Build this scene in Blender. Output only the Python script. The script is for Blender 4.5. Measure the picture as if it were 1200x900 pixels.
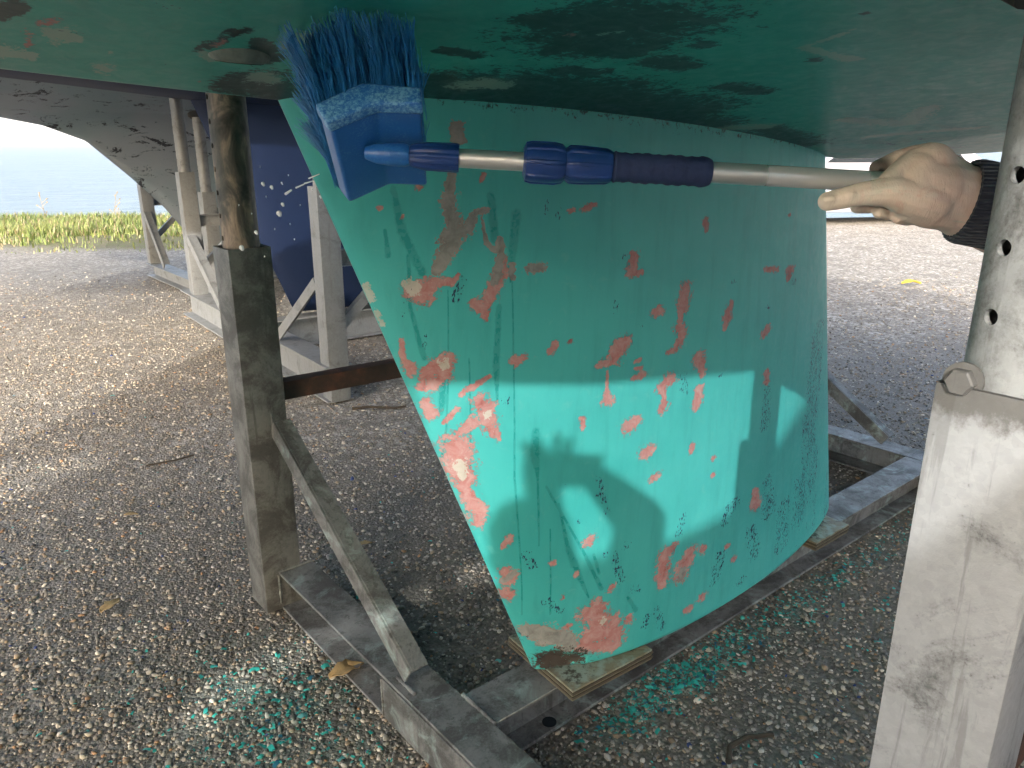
import bpy, bmesh, math, random
import numpy as np
from mathutils import Vector, Matrix

# ------------------------------------------------------------------ camera, sky, sun, exposure
scene = bpy.context.scene
for o in list(bpy.data.objects): bpy.data.objects.remove(o)
col = scene.collection
random.seed(5); rng = np.random.default_rng(5)
R = math.radians

cam_d = bpy.data.cameras.new('camera'); cam = bpy.data.objects.new('camera', cam_d); col.objects.link(cam)
cam.location = (0, 0, 1.3)
cam.rotation_euler = (R(90) - math.atan(282/900), 0, 0)
cam_d.sensor_width = 36; cam_d.lens = 27; cam_d.clip_start = .02; cam_d.clip_end = 20000
scene.camera = cam

SUN_EL, SUN_AZ = R(24.3), R(9.5)          # light travels towards +Y, a little to +X
world = bpy.data.worlds.new('World'); scene.world = world; world.use_nodes = True
wn = world.node_tree.nodes; wl = world.node_tree.links
sky = wn.new('ShaderNodeTexSky'); sky.sky_type = 'NISHITA'; sky.sun_disc = False
sky.sun_elevation = SUN_EL; sky.sun_rotation = R(180) + SUN_AZ
sky.air_density = 1.0; sky.dust_density = 4.6; sky.ozone_density = .6
wn['Background'].inputs['Strength'].default_value = .15
wl.new(sky.outputs[0], wn['Background'].inputs['Color'])
sun_d = bpy.data.lights.new('sun', 'SUN'); sun = bpy.data.objects.new('sun', sun_d); col.objects.link(sun)
sun_d.energy = 1.0; sun_d.angle = R(.6); sun_d.color = (1, .97, .925)
sd = Vector((math.sin(SUN_AZ)*math.cos(SUN_EL), math.cos(SUN_AZ)*math.cos(SUN_EL), -math.sin(SUN_EL)))
sun.rotation_euler = sd.to_track_quat('-Z', 'Y').to_euler()
sun.location = (-.5, -10, 8)
scene.view_settings.view_transform = 'Standard'; scene.view_settings.look = 'None'
scene.view_settings.gamma = 1; scene.view_settings.exposure = 2.35
scene.render.engine = 'CYCLES'
scene.cycles.use_adaptive_sampling = True; scene.cycles.adaptive_threshold = .035; scene.cycles.adaptive_min_samples = 16; scene.cycles.use_denoising = True
scene.cycles.max_bounces = 5; scene.cycles.diffuse_bounces = 3; scene.cycles.glossy_bounces = 2; scene.cycles.transmission_bounces = 2; scene.cycles.volume_bounces = 0

# ------------------------------------------------------------------ frame of the yacht: x aft, y to the far side
YO = Vector((.06413, 1.50353, 0)); YA = R(39.6)
ES = Vector((math.cos(YA), math.sin(YA), 0)); EL = Vector((-math.sin(YA), math.cos(YA), 0))
def wor(s, l, z=0): return YO + ES*s + EL*l + Vector((0, 0, z))

# ------------------------------------------------------------------ helpers
def tag(o, label=None, cat=None, group=None, kind=None):
    if label: o['label'] = label
    if cat: o['category'] = cat
    if group: o['group'] = group
    if kind: o['kind'] = kind
    return o
def empty(name, loc=(0,0,0), rz=0, parent=None):
    o = bpy.data.objects.new(name, None); col.objects.link(o); o.location = loc; o.rotation_euler = (0,0,rz)
    o.empty_display_size = .1
    if parent: o.parent = parent
    return o
def link(name, me, m, parent=None, smooth=False):
    o = bpy.data.objects.new(name, me); col.objects.link(o)
    if m: me.materials.append(m)
    if parent: o.parent = parent
    if smooth: me.shade_smooth()
    return o
def np_mesh(name, V, F, attrs=None, smooth=True):
    """V (n,3); F (m,k) with k = 3 or 4"""
    V = np.asarray(V, np.float32); F = np.asarray(F, np.int32); k = F.shape[1]
    me = bpy.data.meshes.new(name)
    me.vertices.add(len(V)); me.vertices.foreach_set('co', V.ravel())
    me.loops.add(F.size); me.loops.foreach_set('vertex_index', F.ravel())
    me.polygons.add(len(F)); me.polygons.foreach_set('loop_start', np.arange(len(F), dtype=np.int32)*k)
    me.polygons.foreach_set('loop_total', np.full(len(F), k, np.int32))
    me.update(calc_edges=True); me.validate()
    for nm, a in (attrs or {}).items():
        a = np.asarray(a, np.float32)
        if a.ndim == 1:
            at = me.attributes.new(nm, 'FLOAT', 'POINT'); at.data.foreach_set('value', a)
        else:
            at = me.attributes.new(nm, 'FLOAT_COLOR', 'POINT')
            at.data.foreach_set('color', np.hstack([a, np.ones((len(a),1), np.float32)]).ravel())
    if smooth: me.shade_smooth()
    return me
def grid_faces(nr, nc, flip=False, base=0):
    i = np.arange(nr-1)[:,None]*nc + np.arange(nc-1)[None,:]
    f = np.stack([i, i+1, i+nc+1, i+nc], -1).reshape(-1,4) + base
    return f[:, ::-1] if flip else f
class MB:
    """collects simple solids; build() links them as one mesh object"""
    def __init__(s): s.v = []; s.f = []
    def box(s, x0, x1, y0, y1, z0, z1):
        b = len(s.v)
        s.v += [(x0,y0,z0),(x1,y0,z0),(x1,y1,z0),(x0,y1,z0),(x0,y0,z1),(x1,y0,z1),(x1,y1,z1),(x0,y1,z1)]
        s.f += [tuple(b+i for i in q) for q in ((0,3,2,1),(4,5,6,7),(0,1,5,4),(1,2,6,5),(2,3,7,6),(3,0,4,7))]
        return s
    def bar(s, p, q, w, h, up=(0,0,1), ow=0, oh=0):
        """box section from p to q, w across, h along 'up'; ow/oh shift the section"""
        p, q = Vector(p), Vector(q); d = (q-p).normalized(); u = Vector(up); u = (u - d*u.dot(d)).normalized(); r = d.cross(u)
        b = len(s.v)
        for e in (p, q):
            for a, c in ((-.5,-.5),(.5,-.5),(.5,.5),(-.5,.5)): s.v.append(tuple(e + r*(a*w+ow) + u*(c*h+oh)))
        s.f += [tuple(b+i for i in k) for k in ((0,3,2,1),(4,5,6,7),(0,1,5,4),(1,2,6,5),(2,3,7,6),(3,0,4,7))]
        return s
    def prism(s, poly, ext):
        """poly: 3-D points; ext: extrusion vector"""
        b = len(s.v); n = len(poly); e = Vector(ext)
        s.v += [tuple(p) for p in poly] + [tuple(Vector(p)+e) for p in poly]
        s.f += [tuple(b+i for i in range(n-1,-1,-1)), tuple(b+n+i for i in range(n))]
        s.f += [(b+i, b+(i+1)%n, b+n+(i+1)%n, b+n+i) for i in range(n)]
        return s
    def lathe(s, p, q, prof, n=24, cap=True, ripple=None):
        """prof: (t, radius) along p..q"""
        p, q = Vector(p), Vector(q); d = (q-p).normalized(); L = (q-p).length
        u = Vector((0,0,1)) if abs(d.z) < .9 else Vector((1,0,0)); u = (u - d*u.dot(d)).normalized(); r = d.cross(u)
        b = len(s.v)
        for t, rad in prof:
            for k in range(n):
                a = 2*math.pi*k/n; rr = rad*(1 + (ripple(k, t) if ripple else 0))
                s.v.append(tuple(p + d*(t*L) + r*(math.cos(a)*rr) + u*(math.sin(a)*rr)))
        m = len(prof)
        for i in range(m-1):
            for k in range(n):
                s.f.append((b+i*n+k, b+i*n+(k+1)%n, b+(i+1)*n+(k+1)%n, b+(i+1)*n+k))
        if cap:
            s.f.append(tuple(b+k for k in range(n-1,-1,-1))); s.f.append(tuple(b+(m-1)*n+k for k in range(n)))
        return s
    def build(s, name, m, parent=None, bevel=0, smooth=False, seg=2):
        me = bpy.data.meshes.new(name); me.from_pydata(s.v, [], s.f); me.update()
        bm = bmesh.new(); bm.from_mesh(me); bmesh.ops.recalc_face_normals(bm, faces=bm.faces)
        if bevel: bmesh.ops.bevel(bm, geom=[e for e in bm.edges if e.calc_face_angle(0) > .5], offset=bevel, segments=seg, affect='EDGES', profile=.6)
        bm.to_mesh(me); bm.free()
        o = link(name, me, m, parent)
        if smooth or bevel:
            me.shade_smooth()
            try: me.set_sharp_from_angle(angle=R(38))
            except Exception: pass
        return o
def evaluated(o, name):
    dg = bpy.context.evaluated_depsgraph_get(); dg.update()
    me = bpy.data.meshes.new_from_object(o.evaluated_get(dg)); me.name = name
    return me
def copy_tree(o, parent=None):
    c = o.copy(); col.objects.link(c); c.parent = parent
    for ch in list(o.children): copy_tree(ch, c)
    return c

# fractal value noise on arrays
def vnoise(x, y, seed=0):
    xi = np.floor(x).astype(np.int64); yi = np.floor(y).astype(np.int64); fx = x-xi; fy = y-yi
    fx = fx*fx*(3-2*fx); fy = fy*fy*(3-2*fy)
    def h(a, b):
        n = (a*374761393 + b*668265263 + seed*1442695041) & 0xffffffff
        n = ((n ^ (n >> 13)) * 1274126177) & 0xffffffff
        return ((n ^ (n >> 16)) & 0xffff)/65535.
    return (h(xi,yi)*(1-fx)+h(xi+1,yi)*fx)*(1-fy) + (h(xi,yi+1)*(1-fx)+h(xi+1,yi+1)*fx)*fy
def fbm(x, y, oct=4, seed=0):
    t = 0; a = .5; n = 0
    for k in range(oct): t = t + a*vnoise(x*2**k, y*2**k, seed+k*17); n += a; a *= .55
    return t/n
def field(strokes, X, Y, lo=-1.5):
    """distance-like field of worn patches: 1 at a stroke's spine, 0 at its rim"""
    out = np.full(X.shape, lo, np.float32)
    for st in strokes:
        pts = st if len(st) > 1 else [st[0], st[0]]
        for (x0,y0,a0,b0), (x1,y1,a1,b1) in zip(pts[:-1], pts[1:]):
            ra = max(a0,a1)*2.6+.004; rb = max(b0,b1)*2.6+.004
            m = (X > min(x0,x1)-ra) & (X < max(x0,x1)+ra) & (Y > min(y0,y1)-rb) & (Y < max(y0,y1)+rb)
            if not m.any(): continue
            x = X[m]; y = Y[m]; sa = .5*(a0+a1); sb = .5*(b0+b1)
            dx, dy = (x1-x0)/sa, (y1-y0)/sb; q = dx*dx+dy*dy
            t = np.clip(((x-x0)/sa*dx + (y-y0)/sb*dy)/q, 0, 1) if q > 1e-12 else np.zeros_like(x)
            A = a0+(a1-a0)*t; B = b0+(b1-b0)*t
            v = 1 - np.hypot((x-(x0+(x1-x0)*t))/A, (y-(y0+(y1-y0)*t))/B)
            out[m] = np.maximum(out[m], v)
    return out

# ------------------------------------------------------------------ materials
class NT:
    def __init__(s, name, rough=.6, spec=.5):
        s.m = bpy.data.materials.new(name); s.m.use_nodes = True; s.t = s.m.node_tree
        s.b = s.t.nodes['Principled BSDF']; s.b.inputs['Roughness'].default_value = rough
        s.b.inputs['Specular IOR Level'].default_value = spec
    def n(s, typ, **kw):
        x = s.t.nodes.new(typ)
        for k, v in kw.items(): setattr(x, k, v)
        return x
    def l(s, a, b): s.t.links.new(a, b)
    def val(s, sock, v):
        if isinstance(v, (int, float)): sock.default_value = v
        elif isinstance(v, (tuple, list)): sock.default_value = (*v, 1) if len(v) == 3 and sock.type == 'RGBA' else v
        else: s.l(v, sock)
    def coord(s, scale=(1,1,1), kind='Object', rot=(0,0,0)):
        c = s.n('ShaderNodeTexCoord'); mp = s.n('ShaderNodeMapping'); mp.inputs['Scale'].default_value = scale; mp.inputs['Rotation'].default_value = rot
        s.l(c.outputs[kind], mp.inputs['Vector']); return mp.outputs[0]
    def noise(s, scale, detail=4, rough=.6, vec=None, dist=0):
        x = s.n('ShaderNodeTexNoise'); x.inputs['Scale'].default_value = scale; x.inputs['Detail'].default_value = detail
        x.inputs['Roughness'].default_value = rough; x.inputs['Distortion'].default_value = dist
        s.l(vec if vec else s.coord(), x.inputs['Vector']); return x.outputs['Fac']
    def voro(s, scale, vec=None, out='Distance', feature='F1', rnd=1):
        x = s.n('ShaderNodeTexVoronoi'); x.feature = feature; x.inputs['Scale'].default_value = scale; x.inputs['Randomness'].default_value = rnd
        s.l(vec if vec else s.coord(), x.inputs['Vector']); return x.outputs[out]
    def attr(s, name, out='Fac'):
        x = s.n('ShaderNodeAttribute'); x.attribute_name = name; return x.outputs[out]
    def math(s, op, a, b=0, c=0):
        x = s.n('ShaderNodeMath', operation=op); s.val(x.inputs[0], a); s.val(x.inputs[1], b); s.val(x.inputs[2], c); return x.outputs[0]
    def ramp(s, f, a, b):
        x = s.n('ShaderNodeMapRange'); x.interpolation_type = 'SMOOTHSTEP'; s.val(x.inputs[0], f); x.inputs[1].default_value = a; x.inputs[2].default_value = b; return x.outputs[0]
    def mix(s, f, a, b, mode='MIX'):
        x = s.n('ShaderNodeMix', data_type='RGBA', blend_type=mode); s.val(x.inputs[0], f); s.val(x.inputs[6], a); s.val(x.inputs[7], b); return x.outputs[2]
    def cramp(s, f, stops):
        x = s.n('ShaderNodeValToRGB'); e = x.color_ramp.elements
        while len(e) < len(stops): e.new(.5)
        for k, (p, c) in enumerate(stops): e[k].position = p; e[k].color = (*c, 1)
        s.val(x.inputs[0], f); return x.outputs[0]
    def base(s, c): s.val(s.b.inputs['Base Color'], c); return s
    def rough(s, c): s.val(s.b.inputs['Roughness'], c); return s
    def metal(s, c): s.val(s.b.inputs['Metallic'], c); return s
    def bump(s, h, strength=.3, dist=.002):
        x = s.n('ShaderNodeBump'); x.inputs['Strength'].default_value = strength; x.inputs['Distance'].default_value = dist
        s.val(x.inputs['Height'], h); s.l(x.outputs[0], s.b.inputs['Normal']); return s

def plain(name, c, rough=.6, var=.15, scale=30, bump=.0, metal=0):
    k = NT(name, rough); nz = k.noise(scale, 5)
    k.base(k.mix(nz, tuple(x*(1-var) for x in c), tuple(min(1, x*(1+var)) for x in c)))
    k.rough(k.ramp(nz, -.6, 1.4) if False else rough); k.metal(metal)
    if bump: k.bump(nz, bump, .003)
    return k.m

def antifoul(name, teal, teal2, palec=((.34,.36,.30),(.5,.5,.44)), peel=.0, rbase=.50, bmp=.5):
    """bottom paint worn through to primer, filler and bare patches; the attributes carry where it wore"""
    k = NT(name, .42, .45)
    c = k.coord()
    st = k.noise(7, 5, .6, k.coord((5,5,.7)))
    big = k.noise(2.2, 4, .55, c, .6)
    fine = k.noise(160, 5, .7, c); mid = k.noise(38, 6, .65, c, .8)
    paint = k.mix(k.ramp(big, .3, .7), teal, teal2)
    paint = k.mix(k.math('MULTIPLY', k.ramp(st, .45, .75), .35), paint, tuple(x*.72 for x in teal))
    paint = k.mix(k.math('MULTIPLY', k.ramp(mid, .55, .8), .18), paint, (.30,.52,.46))
    m2 = k.noise(95, 4, .7, c, .6)
    edge = k.math('ADD', k.math('MULTIPLY', k.math('SUBTRACT', mid, .5), 2.4), k.math('ADD', k.math('MULTIPLY', k.math('SUBTRACT', fine, .5), 2.2), k.math('MULTIPLY', k.math('SUBTRACT', m2, .5), 3.4)))
    def mask(nm, lo=-.08, hi=.1, off=0.):
        return k.ramp(k.math('ADD', k.math('ADD', k.attr(nm), edge), off), lo, hi)
    wet = k.ramp(k.math('ADD', k.attr('wet'), k.math('MULTIPLY', edge, .25)), -.1, .5)
    paint = k.mix(k.math('MULTIPLY', wet, .45), paint, tuple(x*y for x, y in zip(teal, (.12,.52,.5))))
    # navy under-coat showing through in flecks
    fl = k.noise(230, 3, .6, k.coord((1,1,.5)), .3); fm = k.noise(40, 3, .6, k.coord((1.3,1.3,.4)))
    fk = k.math('ADD', k.math('MULTIPLY', k.attr('fleck'), .30), k.math('ADD', fl, k.math('MULTIPLY', k.math('SUBTRACT', fm, .5), .30)))
    fk = k.ramp(fk, .625, .655)
    halo = mask('primer', -.10, .06, .26)
    red = k.cramp(mid, [(.3,(.30,.095,.088)), (.45,(.38,.17,.158)), (.62,(.42,.25,.235)), (.75,(.40,.31,.29))])
    red = k.mix(k.math('MULTIPLY', k.ramp(fine, .55, .75), .5), red, (.52,.38,.35))
    grey = k.cramp(mid, [(.3,(.14,.14,.135)), (.55,(.24,.25,.235)), (.75,(.33,.30,.28))])
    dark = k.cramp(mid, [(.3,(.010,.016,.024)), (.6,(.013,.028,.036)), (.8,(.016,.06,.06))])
    pale = k.cramp(mid, [(.3,palec[0]), (.7,palec[1])])
    cl = paint
    cl = k.mix(k.math('MULTIPLY', k.ramp(k.math('ADD', k.attr('scuff'), k.math('MULTIPLY', k.math('SUBTRACT', k.noise(9, 6, .65, k.coord((.6,2,2)), .5), .5), 1.6)), .35, .95), .45), cl, (.15,.21,.17))
    mp = mask('primer'); mg = mask('grey'); mw = mask('pale'); md = mask('dark', -.25, .3, .30); mc = mask('chip')
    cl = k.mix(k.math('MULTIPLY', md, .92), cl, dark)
    cl = k.mix(k.math('MULTIPLY', halo, .55), cl, (.20,.17,.17))
    cl = k.mix(k.math('MULTIPLY', mask('grey', -.1, .06, .22), .8), cl, (.36,.17,.15))
    cl = k.mix(mp, cl, red); cl = k.mix(mg, cl, grey)
    cl = k.mix(k.math('MULTIPLY', mw, .85), cl, pale); cl = k.mix(fk, cl, (.012,.03,.075)); cl = k.mix(mc, cl, (.055,.045,.038))
    k.base(cl)
    r = k.math('ADD', rbase, k.math('MULTIPLY', k.math('SUBTRACT', mid, .5), .5))
    r = k.math('SUBTRACT', r, k.math('MULTIPLY', wet, .22))
    k.rough(k.math('ADD', r, k.math('MULTIPLY', k.math('MAXIMUM', mp, mg), .2)))
    worn = k.math('MAXIMUM', k.math('MAXIMUM', mp, mg), k.math('MAXIMUM', mw, mc))
    h = k.math('ADD', k.math('MULTIPLY', worn, -1.0), k.math('ADD', k.math('MULTIPLY', fine, .35), k.math('MULTIPLY', st, .5)))
    if peel: h = k.math('ADD', h, k.math('MULTIPLY', k.noise(55, 3, .5, c), peel))
    k.bump(k.math('SUBTRACT', h, k.math('MULTIPLY', fk, .4)), bmp, .0016)
    return k.m

def galv(name, base=(.30,.315,.32), dirt=(.07,.068,.06), amount=.5, teal=0., runs=.45, grime=None):
    """dull hot-dip galvanised steel with stains and runs"""
    k = NT(name, .5); spc = k.n('ShaderNodeSeparateColor'); k.l(k.voro(120, out='Color'), spc.inputs[0]); sp = spc.outputs[0]
    n1 = k.noise(9, 7, .68, None, .6); n2 = k.noise(5, 6, .65, k.coord((9,9,.8)), .3); n3 = k.noise(75, 5, .7); n5 = k.noise(210, 4, .75)
    c = k.mix(sp, tuple(x*.94 for x in base), tuple(x*1.05 for x in base)); c = k.mix(k.ramp(n3, .4, .9), c, tuple(x*1.2 for x in base))
    c = k.mix(k.math('MULTIPLY', k.ramp(k.math('ADD', n1, k.math('MULTIPLY', k.math('SUBTRACT', n5, .5), .25)), .64-amount*.4, .80-amount*.3), .75), c, dirt)
    c = k.mix(k.math('MULTIPLY', k.ramp(n2, .55, .64), runs), c, tuple(x*1.5 for x in dirt))
    c = k.mix(k.math('MULTIPLY', k.ramp(k.math('ADD', n5, k.math('MULTIPLY', k.math('SUBTRACT', n1, .5), .8)), .66, .74), .5), c, dirt)
    if teal:
        n4 = k.noise(13, 7, .72, None, .5); c = k.mix(k.math('MULTIPLY', k.ramp(n4, .50, .70), teal), c, (.34,.45,.43))
    if grime:      # greasy rim round the top of the post
        xyz = k.n('ShaderNodeSeparateXYZ'); k.l(k.coord(), xyz.inputs[0]); c = k.mix(k.math('MULTIPLY', k.ramp(k.math('ADD', xyz.outputs[2], k.math('MULTIPLY', k.math('SUBTRACT', n3, .5), .06)), *grime), .8), c, (.085,.08,.07))
    k.base(c); k.metal(.2); k.rough(k.math('ADD', .34, k.math('MULTIPLY', n1, .4))); k.bump(k.math('ADD', n3, k.math('ADD', n1, n5)), .22, .002)
    return k.m

TEAL, TEAL2 = (.040,.365,.350), (.060,.420,.405)
M = {}
M['keel'] = antifoul('keel_paint', TEAL, TEAL2)
M['hull'] = antifoul('hull_paint', (.018,.285,.235), (.030,.345,.285), ((.17,.31,.255),(.29,.39,.33)), .3, .40, .16)
M['galv'] = galv('galvanised_steel')
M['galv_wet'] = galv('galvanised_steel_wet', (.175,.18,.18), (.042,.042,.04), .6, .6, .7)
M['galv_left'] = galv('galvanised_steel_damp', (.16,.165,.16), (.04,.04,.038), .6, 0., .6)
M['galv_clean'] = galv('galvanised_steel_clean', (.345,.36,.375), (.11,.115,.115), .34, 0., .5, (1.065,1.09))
M['galv_far'] = galv('galvanised_steel_grey', (.20,.21,.215), (.10,.10,.10), .3)
def rust():
    k = NT('rusty_steel', .75); n1 = k.noise(14, 6, .7); n2 = k.noise(90, 4, .7)
    k.base(k.cramp(n1, [(.3,(.018,.013,.011)), (.52,(.045,.024,.018)), (.7,(.12,.045,.028))])); k.bump(n2, .5, .002); return k.m
M['rust'] = rust()
def oldtube():
    k = NT('stained_prop_tube', .55); n1 = k.noise(10, 5, .65, k.coord((1.5,1.5,.8)), 1.2); n2 = k.noise(70, 4, .7); n3 = k.noise(7, 4, .6, k.coord((3,3,.5)))
    c = k.cramp(n1, [(.36,(.028,.028,.025)), (.50,(.10,.09,.075)), (.60,(.26,.20,.15)), (.72,(.36,.27,.205))])
    c = k.mix(k.math('MULTIPLY', k.ramp(n3, .5, .62), .6), c, (.04,.045,.04)); c = k.mix(k.ramp(n2, .72, .8), c, (.05,.2,.3))
    k.base(c); k.bump(n2, .3, .002); return k.m
M['oldtube'] = oldtube()
def ply():
    k = NT('wet_plywood', .5); g = k.noise(10, 5, .6, k.coord((2,26,26))); n1 = k.noise(16, 6, .68)
    c = k.cramp(g, [(.3,(.12,.105,.065)), (.55,(.20,.18,.12)), (.75,(.15,.13,.08))])
    c = k.mix(k.math('MULTIPLY', k.ramp(n1, .44, .60), .8), c, (.26,.34,.30)); c = k.mix(k.ramp(k.noise(22, 6, .7), .54, .64), c, (.04,.037,.026))
    k.base(c); k.bump(g, .4, .002); return k.m
M['ply'] = ply()
def plyedge(i):
    return plain('ply_layer_%d' % i, [(.13,.115,.075), (.06,.05,.034)][i % 2], .7, .35, 60, .4)
M['ply_a'] = plyedge(0); M['ply_b'] = plyedge(1)
def block_mat():
    k = NT('brush_block_blue', .32); n1 = k.noise(420, 5, .7); n2 = k.noise(30, 4)
    c = k.mix(n2, (.016,.12,.40), (.022,.15,.47)); c = k.mix(k.math('MULTIPLY', k.ramp(k.math('ADD', n1, k.math('MULTIPLY', k.math('SUBTRACT', n2, .5), .5)), .56, .72), .35), c, (.14,.36,.56))
    k.base(c); k.bump(n1, .15, .0006); return k.m
M['brush_blue'] = block_mat()
def bumper_mat():
    k = NT('scuffed_blue_rubber', .45); n1 = k.noise(330, 5, .75); n2 = k.noise(60, 4)
    c = k.mix(k.ramp(k.math('ADD', n1, k.math('MULTIPLY', k.math('SUBTRACT', n2, .5), .5)), .40, .66), (.018,.16,.50), (.22,.50,.72)); k.base(c); k.bump(n1, .4, .0012); return k.m
M['bumper'] = bumper_mat()
M['bristle'] = plain('bristle_blue', (.045,.27,.62), .4, .5, 60)
M['navy_plastic'] = plain('navy_plastic', (.012,.045,.19), .3, .15, 60, .05)
M['foam'] = plain('navy_foam', (.014,.030,.095), .8, .35, 120, .35)
def alu():
    k = NT('aluminium', .34); n1 = k.noise(30, 4, .6, k.coord((.3,8,8))); k.base(k.mix(n1, (.66,.66,.65), (.78,.78,.77))); k.metal(.85); k.rough(k.math('ADD', .28, k.math('MULTIPLY', n1, .25))); return k.m
M['alu'] = alu()
M['sticker'] = plain('clear_sticker', (.80,.80,.80), .22, .05, 30, 0, .6)
def skin():
    k = NT('skin', .5); n1 = k.noise(26, 5, .6, None, .5); n2 = k.noise(220, 4, .7); d = k.attr('dirt')
    c = k.mix(k.ramp(n1, .3, .7), (.72,.49,.40), (.80,.61,.52))
    c = k.mix(k.ramp(k.math('ADD', d, k.math('MULTIPLY', k.math('SUBTRACT', n1, .5), .6)), .0, 1.0), c, (.78,.68,.57))
    c = k.mix(k.math('MULTIPLY', k.ramp(k.noise(16, 5, .65, k.coord((1,1,1)), 1.0), .56, .68), .45), c, (.50,.56,.47))
    c = k.mix(k.math('MULTIPLY', k.ramp(k.noise(45, 5, .7, None, .8), .55, .7), .35), c, (.66,.36,.27)); c = k.mix(k.math('MULTIPLY', k.ramp(k.noise(120, 5, .75), .60, .72), .4), c, (.30,.27,.21))
    c = k.mix(k.attr('tip'), c, (.05,.045,.04))
    k.base(c); k.b.inputs['Subsurface Weight'].default_value = .08; k.b.inputs['Subsurface Radius'].default_value = (.012,.005,.003)
    wr = k.noise(75, 5, .62, k.coord((2.4,1,.55)), 1.8); cells = k.voro(420, k.coord((1,1,.7)), 'Distance', 'DISTANCE_TO_EDGE')
    k.bump(k.math('ADD', k.math('ADD', k.math('MULTIPLY', n2, .25), wr), k.math('MULTIPLY', k.ramp(cells, 0, .12), .06)), .4, .0022); return k.m
M['skin'] = skin()
def knit():
    k = NT('navy_knit', .9); w = k.n('ShaderNodeTexWave'); w.bands_direction = 'Z'; w.inputs['Scale'].default_value = 90; w.inputs['Distortion'].default_value = 1.2
    k.l(k.coord(), w.inputs['Vector']); n1 = k.noise(90, 4)
    k.base(k.mix(n1, (.010,.014,.026), (.028,.034,.055))); k.bump(k.math('ADD', w.outputs['Fac'], n1), .6, .003); k.b.inputs['Sheen Weight'].default_value = .15; return k.m
M['knit'] = knit()
M['jeans'] = plain('work_trousers', (.05,.055,.07), .85, .3, 80, .3)
M['hair'] = plain('dark_hair', (.035,.025,.018), .6, .4, 120, .5)
M['boot'] = plain('boot_rubber', (.025,.025,.025), .5, .3, 60, .2)
M['black'] = plain('black_plastic', (.012,.012,.013), .35, .2)
def navyhull(name, c1, c2, blotch, amt, c3=None):
    k = NT(name, .6, .25); n1 = k.noise(2.6, 6, .65, k.coord((1,1,1.6)), .8); n2 = k.noise(60, 4, .7)
    c = k.mix(n1, c1, c2)
    if c3: c = k.mix(k.math('MULTIPLY', k.ramp(k.noise(1.1, 3), .45, .6), .5), c, c3)
    c = k.mix(k.ramp(k.math('ADD', k.noise(6, 7, .72, k.coord((.8,.8,2.0)), 1.0), k.math('MULTIPLY', k.math('SUBTRACT', n2, .5), .25)), .66-amt, .72-amt), c, blotch)
    k.base(c); k.bump(n2, .2, .002); return k.m
M['navy'] = navyhull('navy_antifouling', (.0022,.0085,.032), (.003,.012,.042), (.10,.13,.17), -.10)
M['navy_hull'] = navyhull('dark_navy_antifouling', (.010,.019,.048), (.016,.028,.066), (.07,.10,.14), -.05)
M['grey_af'] = navyhull('worn_grey_antifouling', (.15,.18,.22), (.20,.235,.275), (.014,.018,.028), .09, (.12,.19,.215))
M['gel'] = plain('white_gelcoat', (.75,.75,.72), .25, .04)
M['deck'] = plain('grey_deck', (.5,.5,.48), .6, .08)
M['canvas'] = plain('blue_canvas', (.03,.05,.14), .85, .2, 80, .2)
M['rubber'] = plain('tyre_rubber', (.02,.02,.02), .8, .2)
M['glass'] = plain('dark_car_glass', (.02,.025,.03), .08, .1)
M['carpaint'] = plain('pale_car_paint', (.40,.40,.47), .2, .02)
M['carlow'] = plain('grey_bumper_plastic', (.24,.24,.26), .5, .1)
M['lampglass'] = plain('lamp_lens', (.55,.57,.62), .1, .1)
M['water_drop'] = plain('white_splash', (.8,.83,.84), .08, .02)
M['leaf'] = plain('dry_leaf', (.34,.24,.11), .8, .4, 60, .3)
M['leaf_y'] = plain('yellow_peel', (.62,.47,.06), .6, .2, 60, .2)
M['twig'] = plain('twig_bark', (.055,.042,.028), .9, .4, 60, .5)
M['hole'] = plain('hole_shade', (.012,.012,.012), .7, .3)

# ground colours as arrays and as a material share these places
def dust(x, y):
    """how much scraped-off turquoise paint lies there (0..1)"""
    dx, dy = x-YO.x, y-YO.y; s = dx*ES.x+dy*ES.y; l = dx*EL.x+dy*EL.y
    n = fbm(x*9, y*9, 4, 3); n2 = fbm(x*3.1, y*3.1, 3, 9)
    strip = np.exp(-((l+.125)/.06)**2)*np.clip((s-.0)/.15, 0, 1)*np.clip((2.3-s)/.6, 0, 1)*(.35+.75*np.exp(-((s-.36)/.25)**2))
    side = .22*np.exp(-((l+.40)/.30)**2 - ((s-.75)/.8)**2)*np.clip((n2-.35)*3, 0, 1)
    pool = .62*np.exp(-((s+.46)/.20)**2 - ((l-.36)/.24)**2)*np.clip(n2*2-.2,0,1) + .25*np.exp(-((s+.75)/.45)**2 - ((l-.55)/.35)**2)*np.clip((n2-.35)*3, 0, 1)
    return np.clip((strip*1.15+side+pool)*(.35+1.2*n), 0, 1)
def dry(x, y):  # dryness of the ground, lowered at the left to stand for shade
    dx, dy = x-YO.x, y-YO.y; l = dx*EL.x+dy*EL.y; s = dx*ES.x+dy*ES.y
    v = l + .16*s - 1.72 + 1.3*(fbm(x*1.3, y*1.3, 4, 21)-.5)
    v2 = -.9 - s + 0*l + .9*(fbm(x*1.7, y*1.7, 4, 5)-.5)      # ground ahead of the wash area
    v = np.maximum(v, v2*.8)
    left_shade = 1-.42*np.clip((.6-x)/1.6, 0, 1)*np.clip((11.5-y)/3, 0, 1)*(.55+.9*fbm(x*.9, y*.9, 4, 51))   # tone lowered at the left, shade put into the colour
    return np.clip(v/1.0+.5, 0, 1)*np.clip(left_shade, 0, 1)

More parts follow.
